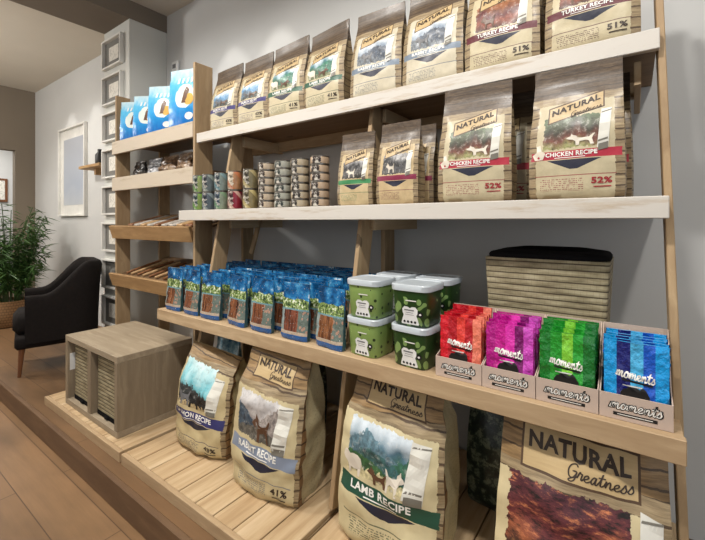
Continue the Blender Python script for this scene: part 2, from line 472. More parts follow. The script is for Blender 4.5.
class Bag:
    def __init__(s, w, h, d, top0=0.6, crimp=0.92, bulge=0.3, wr=0.004, seed=0, shoulder=0.0, sh0=0.72, taper=0.03, gus=0.12, tilt=0.0, belly=0.06, power=1.0, wf=1.0, lean=0.0):
        s.__dict__.update(locals()); del s.__dict__['s']
    def ab(s, v):
        a = s.w / 2 * (1 - s.taper * v) * (1 - s.shoulder * sst(s.sh0, s.sh0 + 0.10, v))
        a *= 1 + s.belly * math.sin(PI * min(1, max(0, v) / 0.7)) * 0.6
        b = s.d / 2 * (0.90 + 0.10 * math.sin(PI * min(1, max(0, v) / s.top0)))
        if v > s.top0:
            t = min(1.0, (v - s.top0) / (s.crimp - s.top0)); b = b * (1 - t) ** s.power + 0.004 * t
        r = 0.82 + 0.18 * sst(0, 0.05, v)
        return a * (0.97 + 0.03 * sst(0, 0.05, v)), max(b * r, 0.0035)
    def wrk(s, x, y):
        f = s.wf
        n = noise.noise(Vector((x * 3.1 * f, y * 4.3 * f, s.seed * 7.3))) + 0.6 * noise.noise(Vector((x * 8 * f, y * 9 * f, s.seed * 3.1 + 5)))
        return n * s.wr
    def P(s, u, v):
        a, b = s.ab(v); q = 2 * u - 1
        x = a * q; y = -b * (1 - s.bulge * min(1, abs(q)) ** 4) + s.wrk(u, v * s.h / s.w) * min(1, b / (s.d * 0.2))
        z = s.h * v + s.tilt * x * sst(0.6, 1, v)
        return (x, y + s.lean * s.h * v, z)
    def build(s, name, mat, parent=None, nu=18, nv=30, smooth=55):
        mb = MB(); vs = []; m = 5; Us = []
        for j in range(nv + 1):
            v = j / nv; a, b = s.ab(v); ring = []
            for i in range(nu + 1): ring.append(s.P(i / nu, v))
            yf = ring[-1][1]; yb = b * (1 - s.bulge)
            g = s.gus * (0.35 + 0.65 * sst(0.25, s.top0 + 0.1, v)) * b * 2.2
            zr = ring[-1][2]; zl = ring[0][2]
            for i in range(1, m):
                t = i / m; ring.append((a - g * math.sin(PI * t) + s.wrk(t + 3, v * 2) * 0.8, yf + (yb + s.lean * s.h * v - yf) * t, zr))
            for i in range(nu + 1):
                u = 1 - i / nu; q = 2 * u - 1
                ring.append((a * q, b * (1 - s.bulge * abs(q) ** 4) + s.wrk(u + 9, v) * 0.5 * min(1, b / (s.d * 0.2)) + s.lean * s.h * v, s.h * v + s.tilt * a * q * sst(0.6, 1, v)))
            yf0 = ring[0][1]
            for i in range(1, m):
                t = i / m; ring.append((-a + g * math.sin(PI * t) + s.wrk(t + 6, v * 2) * 0.8, yb + s.lean * s.h * v + (yf0 - yb - s.lean * s.h * v) * t, zl))
            vs += ring
        n = len(ring)
        U = [i / nu for i in range(nu + 1)] + [1 + 0.4 * i / m for i in range(1, m)] + [1.4 + i / nu for i in range(nu + 1)] + [2.4 + 0.4 * i / m for i in range(1, m)] + [2.8]
        fs = []; uv = []
        for j in range(nv):
            for i in range(n):
                i2 = (i + 1) % n
                fs.append((j * n + i, j * n + i2, (j + 1) * n + i2, (j + 1) * n + i))
                a0, a1 = U[i], U[i + 1]; v0, v1 = j / nv, (j + 1) / nv
                uv.append([(a0, v0), (a1, v0), (a1, v1), (a0, v1)])
        fs.append(tuple(reversed(range(n)))); uv.append([(1.2, 0.1)] * n)
        fs.append(tuple(nv * n + i for i in range(n))); uv.append([(1.2, 0.97)] * n)
        mb.add(vs, fs, 0, uv)
        return mb.build(name, mat, parent, smooth=smooth)

def kibble_mat(name, band, pic, big=False, seed=0.0, cream=(200, 187, 154), sheen=0.46, chev=(30, 32, 52), toplen=0.765, L=None):
    """printed kraft food bag: plank-printed edges and header, pale middle, picture, scroll, coloured band"""
    L = L or {}
    b0, b1 = L.get('band', (0.285, 0.345)); p0, p1 = L.get('pic', (0.37, 0.64)); pu0, pu1 = L.get('picu', (0.17, 0.80))
    slope = L.get('slope', 0.0)
    g = G(name, sheen, 0.5)
    uv = g.uvc(); s3 = g.sep(uv); U, V0 = s3[0], s3[1]
    vec = g.shift(uv, seed, 1.0)
    nz = g.m('SUBTRACT', g.noise(vec, 9.0, 4.0), 0.5)
    fine = g.m('SUBTRACT', g.noise(vec, 26.0, 4.0), 0.5)
    V = g.m('ADD', V0, g.m('MULTIPLY', g.m('SUBTRACT', U, 0.5), slope))
    # planks
    grain = g.noise(g.scale(vec, (3, 55, 1)), 1.0, 5.0, rough=0.7)
    plank = g.ramp(grain, [(0.3, (100, 84, 62)), (0.5, (144, 125, 95)), (0.72, (176, 158, 122))])
    rowv = g.m('FRACT', g.m('ADD', g.m('MULTIPLY', V, 13.0), g.m('MULTIPLY', nz, 0.25)))
    line = g.m('LESS_THAN', rowv, 0.15)
    plank = g.mix(g.m('MULTIPLY', line, 0.92), plank, (72, 54, 38))
    head = g.ramp(grain, [(0.3, (46, 36, 27)), (0.5, (78, 62, 46)), (0.72, (108, 90, 68))])
    headl = g.m('LESS_THAN', g.m('FRACT', g.m('ADD', g.m('MULTIPLY', V, 15.0), g.m('MULTIPLY', nz, 0.3))), 0.13)
    head = g.mix(g.m('MULTIPLY', headl, 0.85), head, (58, 44, 32))
    if big: head = g.mix(g.m('MULTIPLY', headl, 0.85), g.ramp(grain, [(0.3, (104, 80, 52)), (0.5, (142, 114, 76)), (0.72, (170, 140, 98))]), (58, 42, 28))
    base = g.mix(g.m('GREATER_THAN', g.m('ADD', V0, g.m('MULTIPLY', nz, 0.02)), toplen), plank, head)
    # pale middle with a torn edge
    edge = g.m('MULTIPLY', fine, 0.05)
    Ue = g.m('ADD', U, edge); Ve = g.m('ADD', V, g.m('MULTIPLY', fine, 0.03))
    mid = g.rect(Ue, Ve, 0.09 if not big else -0.1, 0.91 if not big else 0.95, -0.1, toplen - 0.06)
    pale = g.mix(g.m('ADD', nz, 0.5), tuple(x * 0.86 for x in cream), cream)
    col = g.mix(mid, base, pale)
    # picture
    pm = g.rect(g.m('ADD', U, g.m('MULTIPLY', fine, 0.09)), g.m('ADD', V, g.m('MULTIPLY', fine, 0.06)), pu0, pu1, p0, p1)
    pv = g.m('DIVIDE', g.m('SUBTRACT', V, p0), p1 - p0)
    hills = g.m('ADD', pv, g.m('MULTIPLY', g.m('SUBTRACT', g.noise(g.scale(vec, (1.0, 0.6, 1)), 5.0, 2.0), 0.5), 1.1))
    pc = g.ramp(hills, pic)
    for (pu, pk_, sl, rc) in L.get('ridges', ()):
        top = g.m('SUBTRACT', pk_, g.m('MULTIPLY', g.m('ABSOLUTE', g.m('SUBTRACT', U, pu)), sl))
        rm = g.m('LESS_THAN', pv, g.m('ADD', top, g.m('MULTIPLY', fine, 0.35)))
        rc2 = g.mix(g.m('ADD', g.m('MULTIPLY', fine, 2.2), 0.5), tuple(x * 0.55 for x in rc), tuple(min(255, x * 1.25) for x in rc))
        pc = g.mix(rm, pc, rc2)
    bvec = g.scale(vec, (1.0, 1.5, 1))
    if L.get('streak'):
        mp = g.N.new('ShaderNodeMapping'); g.L.new(vec, mp.inputs[0]); mp.inputs['Rotation'].default_value = (0, 0, 0.55); mp.inputs['Scale'].default_value = (0.55, 2.2, 1)
        bvec = mp.outputs[0]
    blot = g.noise(bvec, 15.0, 6.0, rough=0.75)
    pc = g.mix(g.m('MULTIPLY', g.m('MAXIMUM', g.m('SUBTRACT', blot, 0.5), 0.0), L.get('dark', 4.5)), pc, tuple(x * 0.3 for x in pic[1][1]))
    pc = g.mix(g.m('MULTIPLY', g.m('MAXIMUM', g.m('SUBTRACT', 0.46, blot), 0.0), L.get('gk', 3.0)), pc, L.get('fleck', (226, 222, 212)))  # scattered lighter flecks in the printed picture
    col = g.mix(pm, col, pc)
    # sign behind the brand name
    s0, s1 = L.get('sign', (0.645, 0.755)); su0, su1 = L.get('signu', (0.22, 0.80))
    Vs = g.m('ADD', V, g.m('MULTIPLY', g.m('SUBTRACT', U, 0.5), L.get('signtilt', -0.08)))
    sm = g.rect(U, Vs, su0 - 0.015, su1 + 0.015, s0 - 0.01, s1 + 0.01); si = g.rect(U, Vs, su0, su1, s0, s1)
    col = g.mix(sm, col, (78, 56, 36)); col = g.mix(si, col, g.mix(grain, (168, 140, 98), (204, 180, 134)))
    # band and chevron
    bm_ = g.rect(Ue, V, 0.03, 0.97, b0, b1); col = g.mix(bm_, col, band)
    k = g.m('SUBTRACT', V, b0 - 0.085)
    tri = g.m('MULTIPLY', g.m('LESS_THAN', g.m('ABSOLUTE', g.m('SUBTRACT', U, 0.5)), g.m('MULTIPLY', k, 3.6)), g.m('COMPARE', V, b0 - 0.04, 0.034))
    col = g.mix(tri, col, chev)
    # small print
    row = g.m('GREATER_THAN', g.m('FRACT', g.m('MULTIPLY', V, 70.0)), 0.5)
    pr = g.m('MULTIPLY', g.m('MULTIPLY', g.rect(U, V, 0.14, 0.60, 0.055, 0.145), row), g.m('GREATER_THAN', g.noise(g.scale(vec, (60, 30, 1)), 1.0, 1.0), 0.48))
    col = g.mix(g.m('MULTIPLY', pr, 0.75), col, tuple(x * 0.75 for x in band))
    rule = g.rect(U, V, 0.08, 0.92, 0.163, 0.170); col = g.mix(g.m('MULTIPLY', rule, 0.8), col, tuple(x * 0.8 for x in band))
    # only the front carries the print
    front = g.m('COMPARE', U, 0.5, 0.5001)
    side = base
    if big:
        Us = g.m('ADD', U, g.m('MULTIPLY', fine, 0.03))
        strip = g.m('COMPARE', Us, 1.02, 0.055)
        sidep = g.mix(g.m('ADD', nz, 0.5), tuple(x * 0.72 for x in cream), tuple(x * 0.94 for x in cream))
        sidep = g.mix(g.m('MULTIPLY', g.m('GREATER_THAN', g.noise(g.scale(vec, (50, 90, 1)), 1.0, 1.0), 0.60), 0.3), sidep, (120, 104, 78))
        side = g.mix(strip, sidep, g.mix(line, (122, 92, 60), (58, 40, 26)))
    col = g.mix(front, side, col)
    g.color(col)
    g.bump(g.noise(vec, 13.0, 4.0), 0.35 if not big else 0.25, 0.006)
    if not big:
        g.b.inputs['Coat Weight'].default_value = 0.12; g.b.inputs['Coat Roughness'].default_value = 0.22
    return g.mat

PIC = {
 'chicken': [(0.0, (150, 150, 96)), (0.3, (112, 62, 48)), (0.62, (62, 58, 44)), (1.0, (92, 108, 78))],
 'turkey': [(0.0, (74, 40, 30)), (0.35, (136, 66, 44)), (0.6, (86, 28, 32)), (1.0, (150, 96, 60))],
 'salmon': [(0.0, (70, 84, 84)), (0.3, (126, 146, 158)), (0.6, (88, 142, 186)), (1.0, (222, 232, 238))],
 'lamb': [(0.0, (78, 92, 46)), (0.35, (52, 104, 72)), (0.62, (74, 120, 128)), (1.0, (216, 228, 236))],
 'rabbit': [(0.0, (122, 128, 128)), (0.35, (74, 84, 98)), (0.6, (140, 154, 170)), (1.0, (206, 212, 216))],
 'puppy': [(0.0, (60, 58, 54)), (0.35, (98, 96, 96)), (0.6, (46, 46, 48)), (1.0, (150, 148, 148))],
}
BAND = {'chicken': (168, 34, 56), 'turkey': (92, 26, 38), 'salmon': (58, 52, 112), 'lamb': (34, 84, 62), 'rabbit': (112, 126, 142), 'puppy_green': (60, 132, 82), 'puppy_red': (128, 34, 66)}
SCROLL = plain('scroll_print', (226, 224, 214), 0.3, var=0.08)
SCROLL_D = plain('scroll_edge_print', (120, 116, 106), 0.3, var=0.05)
COAT_W = plain('pale_coat_print', (226, 216, 200), 0.4, var=0.12)
COAT_B = plain('brown_coat_print', (96, 66, 46), 0.4, var=0.12)
COAT_G = plain('grey_coat_print', (110, 110, 112), 0.4, var=0.2)
SCROLL2D = quad2d([(0.0, 0.06), (0.72, 0.0), (1.0, 0.94), (0.30, 1.0)])
SCROLL_END = quad2d([(0.0, 0.0), (1.0, -0.08), (1.04, 0.92), (0.05, 1.0)], 4, 3)

def kibble_bag(name, w, h, d, mat, recipe, pct, seed, label, cat='pet food bag', group=None, animal=None, L=None, pctcol=None, big=False, **kw):
    root = empty(name, label=label, cat=cat, group=group)
    L = L or {}
    bag = Bag(w, h, d, seed=seed, **kw)
    body = bag.build('bag_body', mat, root, nu=22 if big else 16, nv=36 if big else 26)
    s0, s1 = L.get('sign', (0.645, 0.755)); su0, su1 = L.get('signu', (0.22, 0.80)); st = -L.get('signtilt', -0.08)
    b0, b1 = L.get('band', (0.285, 0.345)); slope = -L.get('slope', 0.0)
    # the helper shades with V shifted by slope; lift lettering by the same amount
    def Ps(u, v): return bag.P(u, v + slope * (u - 0.5))
    mb = MB(); sh = s1 - s0; sw = su1 - su0; inks = [M['ink_brown'], M['ink_white'], pctcol or M['ink_brown']]
    tt = st * sw
    decal(mb, Ps, text2d('NATURAL', 0.035), su0 + 0.05 * sw, su1 - 0.05 * sw, s0 + sh * 0.46, s1 - sh * 0.12, 0, tt)
    decal(mb, Ps, script('Greatness'), su0 + 0.42 * sw, su1 - 0.03 * sw, s0 + sh * 0.02, s0 + sh * 0.46, 0, tt * 0.5)
    if mb.v and L.get('brand', True): mb.build('brand_lettering', inks, body)
    bh = b1 - b0; mb = MB()
    if recipe:
        decal(mb, Ps, text2d(recipe, 0.03), *L.get('recu', (0.20, 0.74)), b0 + bh * 0.34, b1 - bh * 0.12, 1, 0)
        decal(mb, Ps, strip2d(6), 0.30, 0.62, b0 + bh * 0.12, b0 + bh * 0.2, 1, 0)
        mb.build('recipe_lettering', inks, body)
    mb = MB()
    if pct:
        decal(mb, Ps, text2d(pct, 0.035), 0.68, 0.88, 0.10, 0.145, 2, 0)
        decal(mb, Ps, strip2d(4), 0.70, 0.87, 0.075, 0.083, 2, 0)
        mb.build('percentage_lettering', inks, body)
    mb = MB()
    u0, u1, v0, v1, tl = L.get('scroll', (0.735, 0.86, 0.37, 0.66, 0.03))
    decal(mb, Ps, SCROLL2D, u0, u1, v0, v1, 0, tl, 0.0014)
    for k_, (a_, b_) in enumerate(((-.01, .035), (.05, .062))): decal(mb, Ps, SCROLL_END, u0 + (u1 - u0) * .06, u0 + (u1 - u0) * .70, v0 + a_, v0 + b_, 1, tl * .6, 0.0018)
    decal(mb, Ps, SCROLL_END, u0 + (u1 - u0) * .30, u0 + (u1 - u0) * .98, v1 - .03, v1 - .022, 1, tl * .6, 0.0018)
    mb.build('scroll_print', [SCROLL, SCROLL_D], body)
    if animal:
        for shp, m_, (a, b, c, e), fl in animal:
            mb = MB(); decal(mb, Ps, poly2d(shp), a, b, c, e, 0, 0, 0.0015, fl)
            mb.build('animal_print', m_, body)
    return root

LT = {'signtilt': -0.15, 'sign': (0.605, 0.715), 'pic': (0.36, 0.60), 'scroll': (0.735, 0.885, 0.345, 0.63, 0.03)}
RG = {'salmon': dict(LT, ridges=[(.3, .62, .9, (96, 118, 136)), (.6, .36, .6, (70, 78, 76))], dark=2.0), 'lamb': dict(LT, ridges=[(.65, .8, .9, (52, 112, 92)), (.25, .62, .9, (44, 96, 74)), (.5, .24, .3, (104, 112, 76))], dark=1.5), 'rabbit': dict(LT, ridges=[(.55, .78, 1.0, (70, 80, 94)), (.2, .5, .8, (96, 104, 112))], dark=2.0)}
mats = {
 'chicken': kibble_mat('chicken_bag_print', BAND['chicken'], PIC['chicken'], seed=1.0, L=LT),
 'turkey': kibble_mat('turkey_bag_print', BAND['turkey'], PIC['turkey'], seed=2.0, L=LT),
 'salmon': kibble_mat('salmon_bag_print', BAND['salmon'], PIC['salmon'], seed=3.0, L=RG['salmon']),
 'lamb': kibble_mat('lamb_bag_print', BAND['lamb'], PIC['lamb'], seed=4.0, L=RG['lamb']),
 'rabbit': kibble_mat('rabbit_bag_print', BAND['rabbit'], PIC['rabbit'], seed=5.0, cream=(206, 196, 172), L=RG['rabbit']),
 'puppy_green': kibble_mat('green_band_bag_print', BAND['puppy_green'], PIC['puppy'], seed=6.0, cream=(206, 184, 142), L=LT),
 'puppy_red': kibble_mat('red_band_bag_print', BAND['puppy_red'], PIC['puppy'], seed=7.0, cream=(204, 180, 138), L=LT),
}
TOPBAGS = 'kibble bags along the top shelf'
MIDBAGS = 'kibble bags on the middle shelf'
KW = dict(top0=0.52, crimp=0.88, bulge=0.30, wr=0.005, taper=0.07, gus=0.14, belly=0.03, lean=0.03)

animals = {
 'chicken': [(DOG, COAT_W, (0.42, 0.72, 0.375, 0.46), False), ([(.2, 0), (.8, 0), (1, .4), (.7, .6), (.6, 1), (.3, .95), (.35, .55), (0, .35)], COAT_W, (0.05, 0.20, 0.29, 0.40), False)],
 'turkey': [(DOG, COAT_B, (0.24, 0.44, 0.37, 0.50), False)],
 'salmon': [(DOG, COAT_G, (0.24, 0.5, 0.375, 0.48), False), (DOG, COAT_B, (0.48, 0.72, 0.375, 0.46), True)],
 'lamb': [(SHEEP, COAT_W, (0.14, 0.36, 0.37, 0.48), False), (DOG, COAT_B, (0.42, 0.68, 0.37, 0.46), True)],
 'rabbit': [(DOG, COAT_G, (0.24, 0.48, 0.38, 0.50), False)],
 'puppy_green': [(DOG, COAT_W, (0.28, 0.55, 0.375, 0.50), False)],
 'puppy_red': [(DOG, COAT_W, (0.26, 0.48, 0.375, 0.50), False), (DOG, COAT_G, (0.48, 0.70, 0.375, 0.48), True)],
}
def proto(kind, w, h, d, recipe, pct, label, seed, group, pctcol=None, tilt=0.0):
    return kibble_bag('kibble_bag', w, h, d, mats[kind], recipe, pct, seed, label, group=group, animal=animals[kind], L=LT, pctcol=pctcol, tilt=tilt, **KW)

def put(o, x, y, z, rz=0.0, rx=0.0):
    o.location = (x, y, z); o.rotation_euler = (rx, 0, rz); return o

# top shelf, from the far end towards the camera
YT = 1.455; RX = 0.0
t1 = put(proto('salmon', .245, .385, .125, 'SALMON RECIPE', '43%', 'kibble bag with purple band at far end of top shelf, against the wooden post', 11, TOPBAGS, tilt=0.06), -1.958, YT, TOP + .003, math.radians(2), RX)
copy_tree(t1, (-1.700, YT, TOP + .003), math.radians(1), RX, 'purple-band kibble bag second from the wooden post on the top shelf', TOPBAGS)
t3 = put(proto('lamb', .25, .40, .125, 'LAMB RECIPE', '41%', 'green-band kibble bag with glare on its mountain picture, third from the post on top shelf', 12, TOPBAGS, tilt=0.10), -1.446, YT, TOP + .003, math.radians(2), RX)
copy_tree(t3, (-1.190, YT, TOP + .003), math.radians(-2), RX, 'green-band kibble bag fourth from the post on top shelf, before the gap', TOPBAGS)
t6 = put(proto('rabbit', .255, .40, .125, 'RABBIT RECIPE', '', 'grey-blue band kibble bag on top shelf just after the gap', 13, TOPBAGS), -.903, YT, TOP + .003, math.radians(1), RX)
copy_tree(t6, (-.640, YT, TOP + .003), math.radians(-1), RX, 'grey-blue band kibble bag standing next to the maroon-band bags', TOPBAGS)
t8 = put(proto('turkey', .255, .40, .125, 'TURKEY RECIPE', '51%', 'maroon-band turkey kibble bag beside the grey-blue one on top shelf', 14, TOPBAGS), -.380, YT, TOP + .003, 0, RX)
copy_tree(t8, (-.110, YT, TOP + .003), math.radians(-1), RX, 'maroon-band turkey kibble bag at the near end of the top shelf', TOPBAGS)
for kind, src, x, lab in (('lamb', t3, -1.03, 'kibble bag in the second row showing through the gap on the top shelf'),
                          ('rabbit', t6, -.72, 'kibble bag in the second row behind the grey-blue bags on the top shelf'),
                          ('turkey', t8, -.21, 'kibble bag in the second row behind the maroon-band turkey bags')):
    copy_tree(src, (x, YT + .16, TOP + .003), math.radians(2), RX, lab, TOPBAGS)
# middle shelf
YM = 1.34
c1 = put(proto('chicken', .245, .405, .125, 'CHICKEN RECIPE', '52%', 'red-band chicken kibble bag beside the small bags on the middle shelf', 15, MIDBAGS, M['ink_red']), -.440, YM, MID + .003, math.radians(3), RX)
copy_tree(c1, (-.140, YM, MID + .003), math.radians(-1), RX, 'red-band chicken kibble bag at the near end of the middle shelf', MIDBAGS)
copy_tree(c1, (-.125, YM + .165, MID + .003), math.radians(-3), RX, 'kibble bag in the second row behind the near end chicken bag', MIDBAGS)
copy_tree(c1, (-.405, YM + .165, MID + .003), math.radians(2), RX, 'kibble bag in the second row behind the other chicken bag', MIDBAGS)
m1 = put(proto('puppy_green', .168, .295, .075, '', '', 'small kibble bag with green band on the middle shelf', 16, MIDBAGS), -.912, 1.3, MID + .003, math.radians(2), RX)
m2 = put(proto('puppy_red', .178, .315, .085, '', '', 'small kibble bag with maroon band on the middle shelf', 17, MIDBAGS), -.722, 1.31, MID + .001, 0, RX)
copy_tree(m2, (-.705, 1.415, MID + .003), math.radians(-3), RX, 'small kibble bag in the second row behind the maroon-band one', MIDBAGS)

# ---------------------------------------------------------------- large bags on the platforms
BIG = 'large bags under the long pine shelf'
LB = {'pic': (0.40, 0.70), 'picu': (0.10, 0.74), 'band': (0.285, 0.37), 'sign': (0.80, 0.93), 'signu': (0.20, 0.82), 'signtilt': 0.0, 'recu': (0.16, 0.74), 'scroll': (0.66, 0.90, 0.38, 0.70, 0.02)}
bm1 = kibble_mat('salmon_sack_print', (48, 48, 100), [(0.0, (52, 56, 58)), (0.34, (70, 78, 80)), (0.5, (112, 190, 202)), (1.0, (206, 232, 234))], big=True, seed=8.0, cream=(206, 188, 144), sheen=0.5, toplen=0.90, L=dict(LB, pic=(0.46, 0.86), picu=(0.06, 0.72), band=(0.335, 0.425), sign=(2.0, 2.1), slope=0.05, ridges=[(.22, .52, .5, (56, 60, 60)), (.55, .40, .4, (44, 44, 44)), (.4, .12, .2, (170, 150, 112))], dark=2.0))
bm2 = kibble_mat('rabbit_sack_print', (128, 138, 156), [(0.0, (62, 78, 104)), (0.35, (110, 96, 92)), (0.55, (168, 160, 156)), (1.0, (216, 214, 214))], big=True, seed=9.0, cream=(210, 194, 152), sheen=0.5, toplen=0.78, L=dict(LB, slope=0.06, ridges=[(.70, .86, 1.6, (150, 140, 134)), (.16, .74, 1.6, (62, 80, 96)), (.45, .34, .5, (96, 92, 84))], dark=2.0))
bm3 = kibble_mat('lamb_sack_print', (28, 74, 56), [(0.0, (120, 132, 84)), (0.3, (50, 92, 58)), (0.56, (84, 120, 138)), (1.0, (214, 224, 232))], big=True, seed=10.0, cream=(218, 204, 162), sheen=0.5, toplen=0.78, L=dict(LB, slope=0.06, ridges=[(.30, .88, 1.25, (92, 122, 134)), (.74, .66, 1.3, (56, 104, 82)), (.36, .60, .9, (58, 96, 96)), (.15, .42, .45, (56, 92, 54)), (.5, .20, .2, (196, 184, 142))], dark=1.2))
bm4 = kibble_mat('turkey_sack_print', (92, 26, 38), [(0.0, (214, 158, 100)), (0.22, (74, 44, 34)), (0.42, (150, 84, 56)), (0.62, (104, 46, 48)), (1.0, (78, 38, 48))], big=True, seed=11.0, cream=(216, 200, 158), sheen=0.5, toplen=0.76, L=dict(LB, pic=(0.30, 0.705), picu=(0.08, 0.80), band=(0.16, 0.24), sign=(0.745, 0.905), signu=(0.16, 0.84), signtilt=0.0, slope=0.03, fleck=(206, 128, 84), streak=True, dark=9.0, gk=8.0))
LS = dict(LB, pic=(0.46, 0.86), picu=(0.06, 0.72), band=(0.335, 0.425), sign=(2.0, 2.1), scroll=(0.66, 0.90, 0.45, 0.80, 0.02), slope=0.05, recu=(0.10, 0.78), brand=False)
KB = dict(top0=0.62, crimp=1.0, bulge=0.26, wr=0.016, gus=0.06, shoulder=0.10, sh0=0.74, belly=0.05, taper=0.0, power=0.75, lean=0.085, big=True)
b1 = kibble_bag('kibble_sack', .335, .455, .23, bm1, 'SALMON RECIPE', '43%', 21, 'squat kibble sack with dark blue band and turquoise picture beside the cube unit', 'pet food bag', BIG,
   [(DOG, COAT_G, (0.10, 0.36, 0.47, 0.62), False), (DOG, M['black'], (0.34, 0.62, 0.46, 0.60), True)], LS, **dict(KB, shoulder=0.04, top0=0.70, tilt=-0.12))
put(b1, -1.680, 1.150, DECK + .001, math.radians(9))
b2 = kibble_bag('kibble_sack', .335, .55, .24, bm2, 'RABBIT RECIPE', '41%', 22, 'tall kibble sack with pale grey-blue band leaning beside the blue-band sack', 'pet food bag', BIG,
   [(DOG, COAT_B, (0.36, 0.62, 0.40, 0.58), False)], dict(LB, slope=0.06), **dict(KB, shoulder=0.05, top0=0.64))
put(b2, -1.205, 1.130, DECK + .001, math.radians(8))
b3 = kibble_bag('kibble_sack', .365, .56, .25, bm3, 'LAMB RECIPE', '', 23, 'kibble sack with dark green band and mountain picture under the long shelf', 'pet food bag', BIG,
   [(SHEEP, COAT_W, (0.06, 0.26, 0.385, 0.52), False), (DOG, COAT_B, (0.32, 0.52, 0.39, 0.48), False), (DOG, COAT_W, (0.50, 0.68, 0.385, 0.52), True)], dict(LB, slope=0.06), **KB)
put(b3, -.668, 1.190, DECK + .001, math.radians(6))
b4 = kibble_bag('kibble_sack', .375, .575, .25, bm4, 'TURKEY RECIPE', '51%', 24, 'kibble sack with large dark red meat picture at the near end of the platforms', 'pet food bag', BIG,
   None, dict(LB, pic=(0.30, 0.705), picu=(0.08, 0.80), band=(0.16, 0.24), sign=(0.745, 0.905), signu=(0.16, 0.84), signtilt=0.0, scroll=(0.80, 0.96, 0.26, 0.72, 0.02), slope=0.03), **dict(KB, shoulder=0.0))
put(b4, -.120, 1.18, DECK + .001, math.radians(3))

# dark packets at the back of the lower level
def packet_mat(name, stops, k=14.0, rough=0.3):
    g = G(name, rough, 0.5); o = g.obj()
    g.color(g.ramp(g.noise(o, k, 4.0, rough=0.7), stops)); g.bump(g.noise(o, 30, 3.0), 0.4, 0.004)
    return g.mat
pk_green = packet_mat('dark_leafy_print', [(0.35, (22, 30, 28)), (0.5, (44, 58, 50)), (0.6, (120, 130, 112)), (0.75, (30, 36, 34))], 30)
pk_blue = packet_mat('pale_blue_print', [(0.35, (52, 96, 128)), (0.5, (120, 158, 176)), (0.65, (200, 214, 218))], 20)
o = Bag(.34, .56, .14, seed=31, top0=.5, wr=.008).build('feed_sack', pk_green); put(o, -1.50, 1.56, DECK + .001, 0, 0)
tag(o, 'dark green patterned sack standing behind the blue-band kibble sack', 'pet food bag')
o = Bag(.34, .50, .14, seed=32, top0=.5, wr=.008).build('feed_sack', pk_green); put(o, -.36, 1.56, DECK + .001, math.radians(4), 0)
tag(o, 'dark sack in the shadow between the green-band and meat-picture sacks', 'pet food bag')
o = Bag(.22, .40, .09, seed=33, top0=.5, wr=.006).build('feed_sack', pk_blue); put(o, -2.02, 1.50, DECK + .001, 0, 0)
tag(o, 'pale blue packet standing behind the cube unit', 'pet food bag')

# ---------------------------------------------------------------- tins on the middle shelf
def tin_mat(name, base, art, accent, k=1.0):
    g = G(name, 0.3, 0.5); o = g.obj(); s = g.sep(o); X, Y, Z = s
    ang = g.m('ARCTAN2', X, g.m('MULTIPLY', Y, -1.0))
    n = g.noise(g.shift(o, g.rnd(), 0.0), 48.0 * k, 3.0)
    col = g.mix(n, tuple(x * (0.5 if k < 1.2 else .74) for x in base), tuple(x * 0.95 for x in base))
    patch = g.m('LESS_THAN', g.m('ADD', g.m('ABSOLUTE', g.m('SUBTRACT', ang, 0.15)), g.m('MULTIPLY', n, 0.9)), 0.95)
    col = g.mix(patch, col, g.ramp(g.noise(o, 70.0, 3.0), [(0.35, tuple(x * 0.3 for x in art)), (0.5, tuple(x * 0.8 for x in art)), (0.66, (206, 200, 188))]))
    sw = g.m('COMPARE', g.m('SINE', g.m('ADD', g.m('MULTIPLY', ang, 2.2), g.m('MULTIPLY', Z, 60.0 * k))), 0.9, 0.16)
    col = g.mix(g.m('MULTIPLY', sw, 0.6 if k < 1.2 else 0.0), col, accent)
    g.color(col); return g.mat
def tin(name, r, h, mat, label, group):
    t = empty(name, label=label, cat='tin', group=group)
    mb = MB(); mb.lathe([(r * .97, .004), (r, .008), (r, h - .008), (r * .97, h - .004)], 28); body = mb.build('can_body', mat, t, smooth=40)
    mb = MB(); mb.lathe([(r * .90, 0), (r * 1.0, 0), (r * 1.01, .003), (r * .96, .005)], 28); mb.build('bottom_rim', M['metal'], body, smooth=40)
    mb = MB(); mb.lathe([(r * .96, h - .005), (r * 1.01, h - .003), (r, h), (r * .93, h), (r * .92, h - .004), (.0001, h - .004)], 28); mb.build('lid', M['metal'], t, smooth=40)
    return t
TG = 'tall tins on the middle shelf'
talls = [((176, 190, 120), (58, 78, 66), (94, 148, 70)), ((112, 122, 124), (40, 50, 66), (150, 160, 150)), ((150, 168, 160), (44, 70, 84), (110, 150, 160)), ((206, 150, 104), (226, 204, 176), (190, 104, 66)), ((150, 140, 104), (90, 84, 64), (196, 180, 130))]
lowx = [((150, 176, 90), (54, 84, 90), (110, 160, 60)), ((100, 112, 122), (36, 48, 70), (150, 160, 160)), ((160, 176, 150), (56, 84, 110), (110, 150, 110)), ((170, 44, 66), (96, 30, 38), (222, 190, 170)), ((168, 152, 104), (110, 96, 64), (206, 190, 130))]
txs = [-2.035, -1.945, -1.830, -1.714, -1.59]
tcol = ['green and dark label', 'slate blue label', 'grey-teal label', 'pale orange label', 'olive brown label']
tcol2 = ['bright green label', 'dark navy label', 'pale green label', 'crimson label', 'khaki label']
for i, x in enumerate(txs):
    a = tin('food_tin', .0385, .100, tin_mat('lower_tin_label', *lowx[i]), 'tall tin with %s, lower of its pair near the rack' % tcol2[i], TG)
    a.location = (x, 1.313, MID + .001)
    a = tin('food_tin', .0385, .100, tin_mat('upper_tin_label', *talls[i]), 'tall tin with %s, upper of its pair near the rack' % tcol[i], TG)
    a.location = (x, 1.313, MID + .102)
fx = [-1.462, -1.350, -1.240, -1.122]
